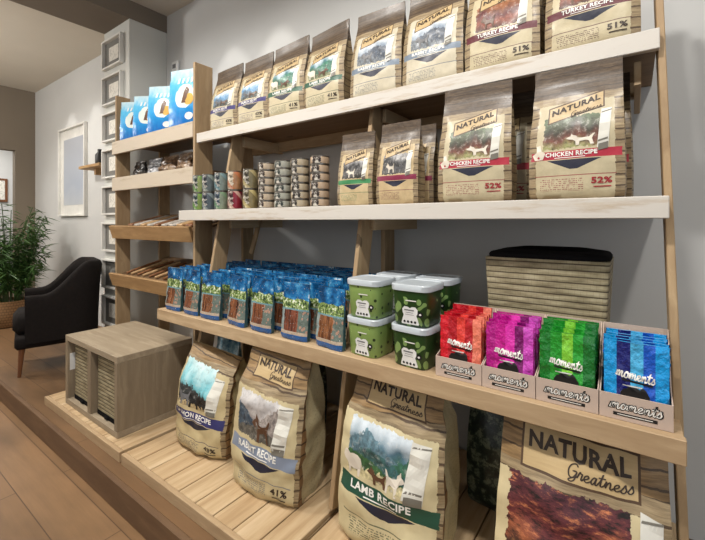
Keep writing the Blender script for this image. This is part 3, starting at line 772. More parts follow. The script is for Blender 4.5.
fm = [tin_mat('flat_tin_label', c, d, e, 1.3) for c, d, e in (((206, 186, 160), (84, 66, 56), (120, 92, 76)), ((180, 180, 166), (70, 80, 74), (96, 104, 92)), ((200, 184, 156), (62, 54, 48), (90, 78, 62)), ((208, 180, 150), (66, 50, 46), (96, 66, 58)))]
ordn = ['bottom', 'second', 'third', 'fourth', 'fifth', 'top']
colw = ['first flat tin stack beside the olive tall tins', 'second flat tin stack with greyer labels', 'third flat tin stack from the tall tins', 'last flat tin stack nearest the small bags']
for i, x in enumerate(fx):
    p = tin('flat_tin', .0425, .0365, fm[i], 'x', 'flat tins stacked on the middle shelf')
    for k in range(6):
        q = p if k == 0 else copy_tree(p)
        q.location = (x + random.uniform(-.002, .002), 1.31, MID + .001 + k * .0369); q.rotation_euler = (0, 0, random.uniform(-.25, .25))
        q['label'] = '%s tin in the %s' % (ordn[k], colw[i])
    # a second row right behind
# ---------------------------------------------------------------- blue treat pouches on the long shelf
def pouch_mat():
    g = G('blue_pouch_print', 0.22, 0.5)
    uv = g.uvc(); s = g.sep(uv); U, V = s[0], s[1]
    r = g.rnd(); vec = g.shift(uv, r, 7.0)
    cl = g.noise(g.scale(vec, (3, 5, 1)), 1.0, 4.0)
    col = g.ramp(cl, [(0.38, (14, 62, 104)), (0.52, (28, 104, 164)), (0.63, (70, 150, 200)), (0.70, (226, 236, 242))])
    lf = g.noise(g.scale(vec, (12, 16, 1)), 1.0, 3.0, rough=0.7)
    leaf = g.ramp(lf, [(0.36, (34, 48, 44)), (0.47, (92, 116, 62)), (0.56, (150, 172, 96)), (0.64, (232, 234, 222))])
    Vn = g.m('ADD', V, g.m('MULTIPLY', g.m('SUBTRACT', cl, 0.5), 0.16))
    col = g.mix(g.m('LESS_THAN', Vn, 0.72), col, leaf)
    st = g.noise(g.scale(vec, (16, 2.2, 1)), 1.0, 3.0)
    tone = g.mix(r, (146, 84, 62), (176, 118, 74))
    stick = g.mix(g.m('MULTIPLY', g.m('SUBTRACT', st, 0.32), 2.6), (54, 30, 26), tone)
    window = g.mix(g.m('GREATER_THAN', U, 0.67), stick, g.mix(g.m('LESS_THAN', g.voro(g.scale(vec, (9, 12, 1)), 1.0), 0.36), (104, 116, 108), (168, 134, 116)))
    window = g.mix(g.m('LESS_THAN', U, 0.14), window, g.mix(lf, (104, 120, 122), (176, 188, 184)))
    col = g.mix(g.m('LESS_THAN', V, 0.53), col, window)
    col = g.mix(g.m('COMPARE', V, 0.535, 0.014), col, (110, 150, 160))
    col = g.mix(g.m('LESS_THAN', V, 0.15), col, g.mix(g.m('LESS_THAN', V, 0.095), (188, 170, 150), (46, 96, 160)))
    spk = g.noise(g.scale(vec, (22, 26, 1)), 1.0, 3.0, rough=0.7)
    col = g.mix(g.m('MULTIPLY', g.m('MAXIMUM', g.m('SUBTRACT', spk, 0.52), 0.0), 3.0), col, (26, 32, 34))
    col = g.mix(g.m('MULTIPLY', g.m('GREATER_THAN', spk, 0.665), 0.8), col, (226, 232, 228))  # bright specks painted into the print as glints
    front = g.m('COMPARE', U, 0.5, 0.5001)
    back = g.mix(g.m('GREATER_THAN', V, 0.66), g.mix(lf, (36, 62, 78), (60, 90, 84)), g.ramp(cl, [(0.40, (12, 52, 88)), (0.6, (28, 96, 146)), (0.72, (150, 196, 220))]))
    g.color(g.mix(front, back, col))
    g.bump(g.noise(vec, 14.0, 3.0), 0.5, 0.006)
    return g.mat
pm = pouch_mat()
variants = [Bag(.142, .226, .046, seed=41 + i, top0=0.18, crimp=0.80, bulge=0.55, wr=0.006, gus=0.0, belly=0.02, taper=0.0, wf=1.3) for i in range(3)]
PG = 'blue topped treat pouches packed on the long shelf'
protos = []
cols_front = [-2.03, -1.868, -1.70, -1.495, -1.325, -1.120, -0.99]
fx_front = [-2.025, -1.855, -1.69, -1.487, -1.320, -1.117, -0.935]
words_ = ['first', 'second', 'third', 'fourth', 'fifth', 'sixth', 'seventh', 'eighth', 'ninth', 'tenth', 'eleventh']
def leg_hit(x, y):
    for lx in (-1.885, -0.92):
        if abs(x - lx) < 0.098 and 1.165 < y < 1.39: return True
    return False
def pouch(i, x, y, rz, rx, label):
    k = i % 3
    if len(protos) <= k:
        o = variants[k].build('treat_pouch', pm, None, nu=12, nv=16); protos.append(o)
        tag(o, label, 'treat pouch', PG)
    else:
        o = protos[k].copy(); C.objects.link(o); o['label'] = label
    o.location = (x, y, LOW + .0015); o.rotation_euler = (rx, 0, rz)
    return o
n = 0
for k, x in enumerate(fx_front):
    pouch(n, x, 1.152, math.radians(random.uniform(-8, 4)), math.radians(-2), 'blue topped treat pouch in the front row, %s from the rack end' % words_[k]); n += 1
for r in range(1, 11):
    y = 1.158 + r * 0.0545
    xs = [-2.035 + 0.1535 * c for c in range(8 if y < 1.42 else 9)]
    c_ = 0
    for c, x in enumerate(xs):
        x += random.uniform(-.004, .004) + (0.03 if r % 2 else 0)
        if y < 1.44 and x > -0.955: continue
        if leg_hit(x, y) or (y > 1.64 and abs(x + 1.03) < .09) or (abs(y - 1.6) < .05 and abs(x + 1.89) < .13): continue
        pouch(n, x, y, math.radians(random.uniform(-2.0, 2.0)), math.radians(random.uniform(-1.5, .5)), 'blue topped treat pouch in the %s row from the front, %s from the rack end' % (words_[r], words_[c_])); n += 1; c_ += 1

# ---------------------------------------------------------------- green treat tubs
def tub_mat(name, dark):
    g = G(name, 0.3, 0.5); o = g.obj()
    if dark:
        d = g.voro(g.scale(g.shift(o, g.noise(o, 18.0, 1.0), 0.03), (34, 34, 24)), 1.0)
        sel = g.sep(g.voro(g.scale(o, (34, 34, 24)), 1.0, 'Color'))[0]
        mk = g.m('MULTIPLY', g.m('LESS_THAN', d, 0.42), g.m('GREATER_THAN', sel, 0.56))
        c = g.mix(mk, (36, 66, 28), (132, 164, 96))
    else:
        d = g.voro(g.scale(o, (44, 44, 44)), 1.0)
        sel = g.sep(g.voro(g.scale(o, (44, 44, 44)), 1.0, 'Color'))[0]
        mk = g.m('MULTIPLY', g.m('LESS_THAN', d, 0.26), g.m('GREATER_THAN', sel, 0.35))
        c = g.mix(mk, (136, 164, 92), (44, 62, 34))
    g.color(c); return g.mat
tl, td = tub_mat('light_green_tub_print', False), tub_mat('dark_green_tub_print', True)
lidm = plain('clear_lid_plastic', (192, 200, 206), 0.25, var=0.04)
def se_ring(a, z, n=40, p=5.0):
    out = []
    for k in range(n):
        t = 2 * PI * k / n; c, s_ = math.cos(t), math.sin(t)
        out.append((a * math.copysign(abs(c) ** (2 / p), c), a * math.copysign(abs(s_) ** (2 / p), s_), z))
    return out
def se_loft(mb, prof, n=40):
    vs = []; fs = []
    for a, z in prof: vs += se_ring(a, z, n)
    for i in range(len(prof) - 1):
        for k in range(n):
            k2 = (k + 1) % n; fs.append((i * n + k, i * n + k2, (i + 1) * n + k2, (i + 1) * n + k))
    fs.append(tuple(reversed(range(n)))); fs.append(tuple((len(prof) - 1) * n + k for k in range(n)))
    mb.add(vs, fs)
LABEL2D = [(.02, .0), (.98, .0), (1.0, .08), (.93, .30), (.86, .50), (.92, .62), (.93, .82), (.80, .96), (.62, .95), (.50, .88), (.38, .95), (.20, .96), (.07, .82), (.08, .62), (.14, .50), (.07, .30), (.0, .08)]
tubs_n = 0
def tub(mat, label):
    t = empty('treat_tub', label=label, cat='treat tub', group='green treat tubs on the long shelf')
    mb = MB(); se_loft(mb, [(.063, 0), (.066, .004), (.072, .122)]); b = mb.build('tub_body', mat, t, smooth=40)
    mb = MB(); se_loft(mb, [(.0725, .1195), (.0765, .121), (.0775, .139), (.075, .1425), (.070, .1425), (.068, .140)]); mb.build('lid', lidm, t, smooth=40)
    def P(u, v):
        a = .066 + .006 * v; q = (2 * u - 1) * 0.96
        return (a * q, -a * (1 - abs(q) ** 5.0) ** 0.2, .004 + .118 * v)
    mb = MB()
    decal(mb, P, poly2d(LABEL2D), .28, .80, .02, .56, 0)
    decal(mb, P, disc2d(), .76, .90, .26, .42, 1, eps=.0018)
    decal(mb, P, disc2d(), .80, .86, .31, .37, 0, eps=.0022)
    for i in range(4): decal(mb, P, disc2d(10), .34 + i * .105, .41 + i * .105, .06, .135, 1, eps=.0018)
    for j, (a, c, w_) in enumerate(((.38, .66, .035), (.42, .64, .012), (.40, .66, .012))): decal(mb, P, strip2d(4), a, c, .42 - j * .06, .42 - j * .06 + w_, 2, eps=.0018)
    decal(mb, P, strip2d(4), .42, .72, .70, .73, 3, eps=.0014)
    mb.build('label_sticker', [M['white_plastic'], M['black'], COAT_G, M['ink_white']], b)
    return t
tb = tub(tl, 'x'); dk = tub(td, 'x')
for src, x, y, lab in ((tb, -.782, 1.205, 'light green'), (dk, -.595, 1.205, 'dark green'), (tb, -.765, 1.375, 'light green'), (dk, -.592, 1.375, 'dark green')):
    for k in range(2):
        first = (y < 1.3 and k == 0)
        o = src if first else copy_tree(src)
        o.location = (x, y, LOW + .001 + k * .1362); o.rotation_euler = (0, 0, math.radians(-4 + 3 * k))
        o.scale = (.95,) * 3
        o['label'] = '%s treat tub with clear lid, %s of the %s stack' % (lab, ('lower', 'upper')[k], 'front' if y < 1.3 else 'rear')

# ---------------------------------------------------------------- striped pouches in cardboard display boxes
card = plain('taupe_cardboard', (196, 176, 162), 0.7, 0.3, var=0.04)
def stripe_mat(name, cs):
    g = G(name, 0.13, 0.6); uv = g.uvc(); U = g.sep(uv)[0]
    f = g.m('FRACT', g.m('ADD', U, 0.0))
    st = [(0.0, cs[0]), (0.20, cs[1]), (0.42, cs[2]), (0.62, cs[3]), (0.80, cs[4])]
    g.color(g.ramp(f, st, True)); g.bump(g.noise(g.shift(uv, g.rnd(), 5.0), 7.0, 3.0), 0.8, 0.012)
    g.b.inputs['Coat Weight'].default_value = 0.4; g.b.inputs['Coat Roughness'].default_value = 0.12
    return g.mat
SM = {
 'red': stripe_mat('red_stripe_print', [(206, 28, 44), (176, 20, 34), (226, 66, 58), (186, 30, 40), (236, 128, 104)]),
 'purple': stripe_mat('purple_stripe_print', [(176, 22, 130), (196, 26, 142), (226, 52, 176), (124, 20, 104), (206, 74, 190)]),
 'green': stripe_mat('green_stripe_print', [(20, 118, 40), (34, 148, 44), (128, 204, 60), (40, 158, 50), (22, 112, 44)]),
 'blue': stripe_mat('blue_stripe_print', [(20, 152, 222), (26, 34, 112), (74, 176, 226), (22, 88, 196), (20, 154, 226)]),
}
BXW = .142
def display_box(x, label):
    t = empty('display_box', (x, 1.138, LOW + .001), label=label, cat='display box', group='cardboard display boxes on the long shelf')
    w = BXW / 2; d = .155; th = .0025
    def slab(pts, name, parent=None):
        # pts: outline in local coordinates with outward normal along given axis, extruded by th
        mb = MB(); a = [Vector(p) for p in pts[0]]; off = Vector(pts[1]) * th
        n_ = len(a); mb.add(a + [p + off for p in a], [tuple(range(n_)), tuple(reversed(range(n_, 2 * n_)))] + [(i, (i + 1) % n_, n_ + (i + 1) % n_, n_ + i) for i in range(n_)])
        return mb.build(name, card, parent or t)
    fr = slab(([(-w, 0, 0), (w, 0, 0), (w, 0, .060), (-w, 0, .060)], (0, 1, 0)), 'front_panel')
    for sx in (-w, w - th):
        slab(([(sx, th, 0), (sx, d, 0), (sx, d, .196), (sx, .105, .150), (sx, .05, .075), (sx, th, .06)], (1, 0, 0)), 'side_panel')
    slab(([(-w, d, 0), (w, d, 0), (w, d, .198), (-w, d, .198)], (0, 1, 0)), 'back_panel')
    mb = MB(); mb.box(-w + th, w - th, th, d, 0, th); mb.build('bottom_panel', card, t)
    P = lambda u, v: (-w + 2 * w * u, 0, .06 * v)
    mb = MB()
    decal(mb, P, script('moments', .31), .12, .88, .38, .86, 0, -.02, .0006)
    decal(mb, P, script('moments', .17), .14, .86, .42, .82, 1, -.02, .0012)
    decal(mb, P, strip2d(4), .20, .80, .17, .30, 0, 0, .0006)
    decal(mb, P, strip2d(4), .26, .74, .22, .25, 1, 0, .0010)
    mb.build('printed_lettering', [M['black'], M['ink_white']], fr)
    mb = MB()  # bone shaped crest above the rim
    bone = [(0, .1), (.12, 0), (.88, 0), (1, .1), (1, .5), (.88, .95), (.72, 1), (.62, .8), (.38, .8), (.28, 1), (.12, .95), (0, .5)]
    Q = lambda u, v: (-w + 2 * w * u, .0022, .056 + .022 * v)
    decal(mb, Q, poly2d(bone), .30, .70, 0, 1, 0, 0, .0)
    mb.build('bone_emblem', M['black'], fr)
    return t
SB = Bag(.126, .186, .024, seed=51, top0=0.16, crimp=0.74, bulge=0.5, wr=0.005, gus=0.0, belly=0.0, taper=-0.01, wf=1.4)
SB2 = Bag(.126, .186, .024, seed=52, top0=0.16, crimp=0.74, bulge=0.5, wr=0.005, gus=0.0, belly=0.0, taper=-0.01, wf=1.4)
rows_w = ['front', 'second', 'third', 'fourth', 'back']
for name_, x in (('red', -.4300), ('purple', -.2860), ('green', -.1420), ('blue', .0020)):
    display_box(x, 'open cardboard display box holding the %s striped pouches' % name_)
    root = empty('striped_pouch', label='x', cat='treat pouch', group='%s striped pouches in a display box' % name_)
    bd = SB.build('pouch_body', SM[name_], root, nu=14, nv=18)
    mb = MB()
    decal(mb, SB.P, script('moments', .24), .18, .80, .51, .65, 0, -.05, .0016)
    decal(mb, SB.P, strip2d(8), .28, .76, .475, .50, 1, -.03, .0014)
    decal(mb, SB.P, strip2d(6), .30, .60, .42, .435, 0, 0, .0014)
    decal(mb, SB.P, disc2d(20), .34, .70, .22, .44, 1, 0, .0012)
    mb.build('printed_lettering', [M['ink_white'], M['black']], bd)
    back = SB2.build('striped_pouch', SM[name_], None, nu=14, nv=18)
    tag(back, 'x', 'treat pouch', '%s striped pouches in a display box' % name_)
    for k in range(5):
        o = root if k == 0 else (back if k == 1 else back.copy())
        if k > 1: C.objects.link(o)
        o.location = (x + random.uniform(-.002, .002), 1.138 + .0215 + .0266 * k, LOW + .0045 + .006 * (k > 0) * random.random())
        o.rotation_euler = (math.radians(-1.0), 0, math.radians(random.uniform(-1, 1)))
        o.scale = (1, 1, .97 if k == 0 else random.uniform(.94, 1.05))
        o['label'] = '%s striped treat pouch, %s in its display box' % (name_, rows_w[k])

# ---------------------------------------------------------------- woven baskets
def weave_mat():
    g = G('woven_seagrass', 0.7, 0.3); o = g.obj(); X, Y, Z = g.sep(o)
    row = g.m('FRACT', g.m('MULTIPLY', Z, 52.0)); gap = g.m('LESS_THAN', row, 0.2)
    along = g.m('ADD', X, Y)
    cell = g.m('FRACT', g.m('ADD', g.m('MULTIPLY', along, 62.0), g.m('MULTIPLY', g.m('FLOOR', g.m('MULTIPLY', Z, 52.0)), 0.5)))
    tie = g.m('LESS_THAN', cell, 0.07)
    n = g.noise(g.scale(o, (14, 14, 60)), 1.0, 4.0)
    col = g.ramp(n, [(0.3, (116, 106, 82)), (0.5, (150, 140, 112)), (0.7, (176, 166, 138))])
    col = g.mix(g.m('MULTIPLY', tie, 0.35), col, (110, 92, 66)); col = g.mix(g.m('MULTIPLY', gap, 0.85), col, (56, 46, 36))
    g.color(col); g.bump(g.m('PINGPONG', g.m('MULTIPLY', Z, 52.0), 0.5), 0.5, 0.004)
    return g.mat
weave = weave_mat(); felt = plain('black_lining_cloth', (20, 19, 20), 0.95, 0.1, var=0.02)
def frustum(mb, w0, d0, w1, d1, z0, z1, r=0.012, mi=0):
    vs = []
    for (w, d, z) in ((w0, d0, z0), (w1, d1, z1)):
        for sx, sy, a0 in ((1, 1, 0), (-1, 1, 90), (-1, -1, 180), (1, -1, 270)):
            for k in range(3):
                a = math.radians(a0 + 45 * k); vs.append((sx * (w / 2 - r) + r * math.cos(a), sy * (d / 2 - r) + r * math.sin(a), z))
    mb.add(vs, [(k, (k + 1) % 12, 12 + (k + 1) % 12, 12 + k) for k in range(12)] + [tuple(reversed(range(12))), tuple(range(12, 24))], mi)
bk = empty('woven_basket', (-.235, 1.48, LOW + .001), label='large woven basket with black cloth lining on the long shelf behind the display boxes', cat='basket')
mb = MB(); frustum(mb, .325, .24, .36, .265, 0, .358); mb.build('basket_wall', weave, bk)
mb = MB()
ring = []
for (sx, sz, lift) in ((1.0, 0.0, 0.0), (1.005, .008, 0.0), (.97, .016, .006), (.7, .020, .010), (.0, .021, .012)):
    for k in range(24):
        t = 2 * PI * k / 24; c, s_ = math.cos(t), math.sin(t)
        ring.append((.180 * sx * math.copysign(abs(c) ** .35, c), .135 * sx * math.copysign(abs(s_) ** .35, s_), .3585 + sz + lift * max(0, s_)))
mb.add(ring, [(i * 24 + k, i * 24 + (k + 1) % 24, (i + 1) * 24 + (k + 1) % 24, (i + 1) * 24 + k) for i in range(4) for k in range(24)])
mb.build('cloth_lining', felt, bk, smooth=50)

# ---------------------------------------------------------------- grey oak cube unit with two baskets
cube = empty('cube_unit', (-2.44, .895, DECK + .001), label='low grey oak cube unit with two open compartments on the platform', cat='storage unit')
W, D, H = .68, .41, .41; T_ = .032
mb = MB(); mb.box(-W/2, W/2, 0, D, H - T_, H, .002); mb.build('top_panel', M['oak_x'], cube)
mb = MB(); mb.box(-W/2, W/2, 0, D, 0, T_, .002); mb.build('bottom_panel', M['oak_x'], cube)
for x in (-W/2, W/2 - T_):
    mb = MB(); mb.box(x, x + T_, 0, D, T_, H - T_, .0015); mb.build('side_panel', M['oak_z'], cube)
mb = MB(); mb.box(-T_/2 - .005, T_/2 + .005, 0, D - .01, T_, H - T_, .0015); mb.build('divider', M['oak_z'], cube)
mb = MB(); mb.box(-W/2 + T_, W/2 - T_, D - .01, D, T_, H - T_); mb.build('back_panel', M['oak_x'], cube)
mb = MB(); mb.box(-W/2 + T_ + .0005, -W/2 + T_ + .003, .012, .05, .20, .30); mb.build('price_tag', M['white_plastic'], cube)
def cube_basket(x, lab):
    b = empty('drawer_basket', (x, .925, DECK + .001 + T_ + .001), label=lab, cat='basket', group='baskets in the cube unit')
    mb = MB(); frustum(mb, .262, .32, .262, .32, .022, .318); 
    for v in range(len(mb.v)): mb.v[v] = (mb.v[v][0], mb.v[v][1] + .16, mb.v[v][2])
    mb.build('basket_wall', weave, b)
    mb = MB(); frustum(mb, .268, .325, .268, .325, 0, .024)
    for v in range(len(mb.v)): mb.v[v] = (mb.v[v][0], mb.v[v][1] + .16, mb.v[v][2])
    mb.build('base_trim', felt, b)
    mb = MB(); mb.box(-.018, .018, -.012, 0, .004, .02, .003); mb.build('pull_tab', felt, b)
cube_basket(-2.44 - .160, 'woven basket in the cube compartment with the price tag')
cube_basket(-2.44 + .160, 'woven basket in the cube compartment nearer the kibble sacks')

# ---------------------------------------------------------------- rack contents
def blue_bag_mat():
    g = G('sky_blue_bag_print', 0.28, 0.5); uv = g.uvc(); U, V = g.sep(uv)[0], g.sep(uv)[1]
    n = g.m('SUBTRACT', g.noise(g.shift(uv, 3.0, 1.0), 7.0, 4.0), 0.5)
    t = g.m('ADD', V, g.m('MULTIPLY', n, 0.35))
    col = g.ramp(t, [(0.12, (22, 112, 190)), (0.45, (42, 158, 222)), (0.75, (96, 192, 232)), (0.98, (206, 232, 240))])
    du = g.m('SUBTRACT', U, 0.46); dv = g.m('MULTIPLY', g.m('SUBTRACT', V, 0.54), 1.25)
    rr = g.m('SQRT', g.m('ADD', g.m('MULTIPLY', du, du), g.m('MULTIPLY', dv, dv)))
    col = g.mix(g.m('LESS_THAN', g.m('ADD', rr, g.m('MULTIPLY', n, 0.10)), 0.255), col, (226, 234, 226))
    front = g.m('COMPARE', U, 0.5, 0.5001)
    g.color(g.mix(front, (30, 128, 200), col)); g.bump(g.noise(uv, 12.0, 3.0), 0.4, 0.006)
    return g.mat
bbm = blue_bag_mat(); yellow = plain('yellow_print', (226, 178, 84), 0.35); brown = plain('brown_print', (104, 66, 40), 0.35)
bb = Bag(.235, .315, .065, seed=61, top0=.45, crimp=.93, bulge=.5, wr=.007, gus=.1, belly=.02)
blue = empty('blue_bag', label='x', cat='treat bag', group='sky blue bags on top of the rack')
body = bb.build('bag_body', bbm, blue, nu=14, nv=20)
mb = MB()
decal(mb, bb.P, disc2d(), .46, .72, .38, .58, 0); decal(mb, bb.P, poly2d([(.1, 0), (.7, 0), (.8, .5), (1, .8), (.6, 1), (.3, .7)]), .38, .58, .42, .70, 1, eps=.0018)
mb.build('dog_print', [yellow, brown], body); mb = MB()
decal(mb, bb.P, disc2d(), .50, .72, .14, .26, 2); mb.build('badge_print', [yellow, brown, M['ink_white']], body); mb = MB()
for i in range(5): decal(mb, bb.P, ([(0, 0), (.7, .1), (1, 1), (.3, .9)], [(0, 1, 2, 3)]), .22 + i * .12, .30 + i * .12, .76, .86, 2)
mb.build('white_lettering', [yellow, brown, M['ink_white']], body)
for i, (x, s_, rz, lab) in enumerate(((-3.115, 1.0, 30, 'sky blue bag on the rack top beside the pillar'), (-2.905, 1.02, 30, 'sky blue bag second from the pillar on the rack top'), (-2.675, 1.10, 28, 'sky blue bag third from the pillar, taller than the two before it'), (-2.385, 1.27, 18, 'largest sky blue bag, against the post at the near end of the rack'))):
    o = blue if i == 0 else copy_tree(blue)
    o.location = (x, 1.460, 1.870); o.rotation_euler = (0, 0, math.radians(rz)); o.scale = (s_,) * 3; o['label'] = lab
crum = [packet_mat('brown_foil_print', [(0.35, (60, 42, 30)), (0.5, (110, 84, 62)), (0.66, (176, 152, 126))], 22),
        packet_mat('silver_foil_print', [(0.35, (60, 58, 60)), (0.5, (140, 140, 144)), (0.66, (222, 222, 222))], 22),
        packet_mat('dark_foil_print', [(0.35, (24, 22, 22)), (0.5, (44, 40, 38)), (0.7, (120, 108, 96))], 22)]
L2 = [(-3.09, 2, .05, 'dark packet lying on the second rack level beside the pillar'), (-2.87, 1, .06, 'silver packet lying on the second rack level'), (-2.66, 0, .10, 'brown packet lying crumpled highest on the second rack level'), (-2.465, 0, .09, 'brown packet beside the highest one on the second rack level'), (-2.28, 1, .05, 'pale packet lying by the near post on the second rack level')]
for x, k, h, lab in L2:
    o = Bag(.17, .12, h * 1.15, seed=70 + k + int(x * 10), top0=.3, crimp=.98, wr=.022, bulge=.6, wf=1.5).build('treat_packet', crum[k], nu=10, nv=12)
    o.location = (x, 1.49, 1.608); o.rotation_euler = (0, 0, random.uniform(-.1, .1)); tag(o, lab, 'treat packet', 'packets on the second rack level')
slope_r = math.atan2(.12, .418)
stick_m = [packet_mat('chew_brown', [(0.3, (84, 52, 30)), (0.6, (142, 94, 56))], 30, 0.5), packet_mat('chew_tan', [(0.3, (150, 112, 72)), (0.6, (196, 160, 116))], 30, 0.5), packet_mat('wrapper_pale', [(0.3, (120, 112, 104)), (0.6, (216, 208, 198))], 24, 0.3)]
def on_tray(x, y, lift, ztop): return (x, y, ztop - .035 + (y - 1.364) * (.12 / .418) + .0085 + lift)
for i in range(10):  # third level: flat packs
    x = -3.13 + i * .098
    p = on_tray(x, 1.55, .012, 1.232)
    mb = MB(); mb.box(-.038, .038, -.13, .13, -.009, .009, .006)
    o = mb.build('chew_pack', stick_m[(0, 2, 1, 2, 0, 2, 2, 1, 0, 2)[i]]); o.location = p; o.rotation_euler = (slope_r, 0, random.uniform(-.08, .08))
    tag(o, '%s chew pack from the pillar lying in the third level tray' % words_[i], 'chew pack', 'packs in the upper tray')
for i in range(11):
    x = -3.14 + i * .088
    p = on_tray(x, 1.54, .013, .872)
    mb = MB(); mb.tube([(-.002, -.14, 0), (.004, -.05, .001), (-.003, .05, 0), (.002, .14, 0)], [.009, .011, .010, .009], 8)
    o = mb.build('chew_stick', stick_m[i % 2], smooth=60); o.location = p; o.rotation_euler = (slope_r, 0, random.uniform(-.15, .15))
    tag(o, '%s brown chew stick from the pillar lying in the lowest tray' % words_[i], 'chew stick', 'chew sticks in the lowest tray')

# ---------------------------------------------------------------- frames on the pillar, wall things
art = packet_mat('framed_print', [(0.4, (226, 222, 212)), (0.55, (212, 208, 198)), (0.62, (176, 172, 164)), (0.7, (222, 218, 208))], 26, 0.6)
dark_art = packet_mat('dark_framed_print', [(0.35, (60, 60, 58)), (0.5, (120, 118, 112)), (0.62, (200, 196, 188))], 14, 0.4)
def frame(x0, x1, z0, z1, y, depth, bar, mat, label, cat, group=None, name='picture_frame', mount=None, inset=.0):
    t = empty(name, ((x0 + x1) / 2, y, z0), label=label, cat=cat, group=group)
    w = (x1 - x0) / 2; h = z1 - z0; mb = MB()
    mb.box(-w, w, -depth, -.001, 0, bar, .002); mb.box(-w, w, -depth, -.001, h - bar, h, .002)
    mb.box(-w, -w + bar, -depth, -.001, bar, h - bar, .002); mb.box(w - bar, w, -depth, -.001, bar, h - bar, .002)
    mb.build('frame_border', M['white_frame'], t)
    mb = MB(); mb.box(-w + bar, w - bar, -.006, -.001, bar, h - bar); pic = mb.build('picture_panel', mount or mat, t)
    if mount:
        iw, ih = (w - bar) * (1 - inset), (h - 2 * bar) * (1 - inset) / 2; c = h / 2
        mb = MB(); mb.box(-iw, iw, -.008, -.0065, c - ih, c + ih); mb.build('printed_sheet', mat, pic)
    return t
mount_g = plain('grey_mount', (112, 110, 105), .6)
ordf = ['topmost', 'second from the top', 'third from the top', 'fourth from the top', 'fifth from the top', 'sixth from the top', 'seventh from the top', 'lowest']
for i in range(8):
    z1 = 2.845 - i * .318
    frame(-3.815, -3.46, z1 - .252, z1, 1.53, .035, .016, art if i not in (6,) else dark_art, 'white box frame on the pillar, %s' % ordf[i], 'picture frame', 'white frames up the pillar', mount=mount_g, inset=.45)
blueart = G('pale_blue_artwork', 0.3, 0.5)
_o = blueart.obj(); _z = blueart.sep(_o)[2]
blueart.color(blueart.ramp(blueart.m('ADD', blueart.m('MULTIPLY', _z, .9), blueart.m('MULTIPLY', blueart.noise(_o, 4.0, 4.0), .35)), [(0.15, (196, 198, 200)), (0.5, (160, 168, 182)), (0.9, (172, 176, 184))]))
frame(-5.88, -5.07, 1.33, 2.41, WALL_Y, .04, .022, blueart.mat, 'large white framed pale blue picture on the wall behind the armchair', 'picture', name='wall_picture', mount=M['white_frame'], inset=.22)
ws = empty('wall_shelf', (-4.62, WALL_Y, 1.83), label='small wooden ledge on the wall between the picture and the pillar', cat='shelf')
mb = MB(); mb.box(-.26, .26, -.16, -.001, 0, .03, .003); mb.build('ledge_board', M['tray_wood'], ws)
mb = MB(); mb.box(-.02, .02, -.10, -.001, -.07, -.001, .003); mb.build('bracket', M['tray_wood'], ws)
mb = MB(); mb.lathe([(.035, 0), (.04, .01), (.04, .10), (.018, .13), (.018, .16), (.0001, .162)], 16); o = mb.build('bottle', M['black'], smooth=50); o.location = (-4.53, 1.76, 1.861)
tag(o, 'small dark bottle standing on the wooden wall ledge', 'bottle')
sw = empty('wall_switch', (-3.20, WALL_Y, 2.50), label='small white control box on the wall above the sky blue bags', cat='wall switch')
mb = MB(); mb.box(-.045, .045, -.03, -.001, 0, .14, .006); mb.build('housing', M['white_plastic'], sw)
mb = MB(); mb.box(-.025, .025, -.0325, -.0305, .08, .115, .001); mb.build('display', COAT_G, sw)
hp = empty('hall_picture', (-9.2, 1.92, 1.62), label='small brown framed picture in the bright room beyond the doorway', cat='picture')
mb = MB(); mb.box(.001, .03, -.15, .15, 0, .42, .003); mb.build('frame_border', M['leg_wood'], hp)
mb = MB(); mb.box(.0305, .033, -.11, .11, .04, .38); mb.build('picture_panel', art, hp)

# ---------------------------------------------------------------- armchair
velvet = G('charcoal_velvet', 0.9, 0.2)
_n = velvet.noise(velvet.obj(), 40.0, 3.0); velvet.color(velvet.mix(_n, (20, 17, 16), (34, 29, 27)))
velvet.b.inputs['Sheen Weight'].default_value = 0.0
chair = empty('armchair', (-3.80, 1.175, UP), rz=math.radians(-14), label='charcoal velvet tub armchair with dark wooden legs by the wall', cat='armchair')
def path(t):
    """outer plan of the tub from one arm front round the back to the other; the chair faces -Y"""
    hw, yb, yf, r = .325, .335, -.27, .20
    segs = [('l', (hw, yf), (hw, yb - r)), ('a', (hw - r, yb - r), 0), ('l', (hw - r, yb), (-(hw - r), yb)), ('a', (-(hw - r), yb - r), 90), ('l', (-hw, yb - r), (-hw, yf))]
    lens = [abs(yb - r - yf), PI / 2 * r, 2 * (hw - r), PI / 2 * r, abs(yb - r - yf)]
    s_ = t * sum(lens)
    for sg, L_ in zip(segs, lens):
        if s_ <= L_ + 1e-9:
            f = s_ / L_
            if sg[0] == 'l':
                a, b = Vector(sg[1]), Vector(sg[2]); d = (b - a).normalized(); return a + (b - a) * f, Vector((d.y, -d.x))
            ang = math.radians(sg[2] + 90 * f); n_ = Vector((math.cos(ang), math.sin(ang))); return Vector(sg[1]) + n_ * r, n_
        s_ -= L_
    return Vector((-hw, yf)), Vector((-1, 0))
mb = MB(); NT_ = 60; prof_n = 14; vs = []
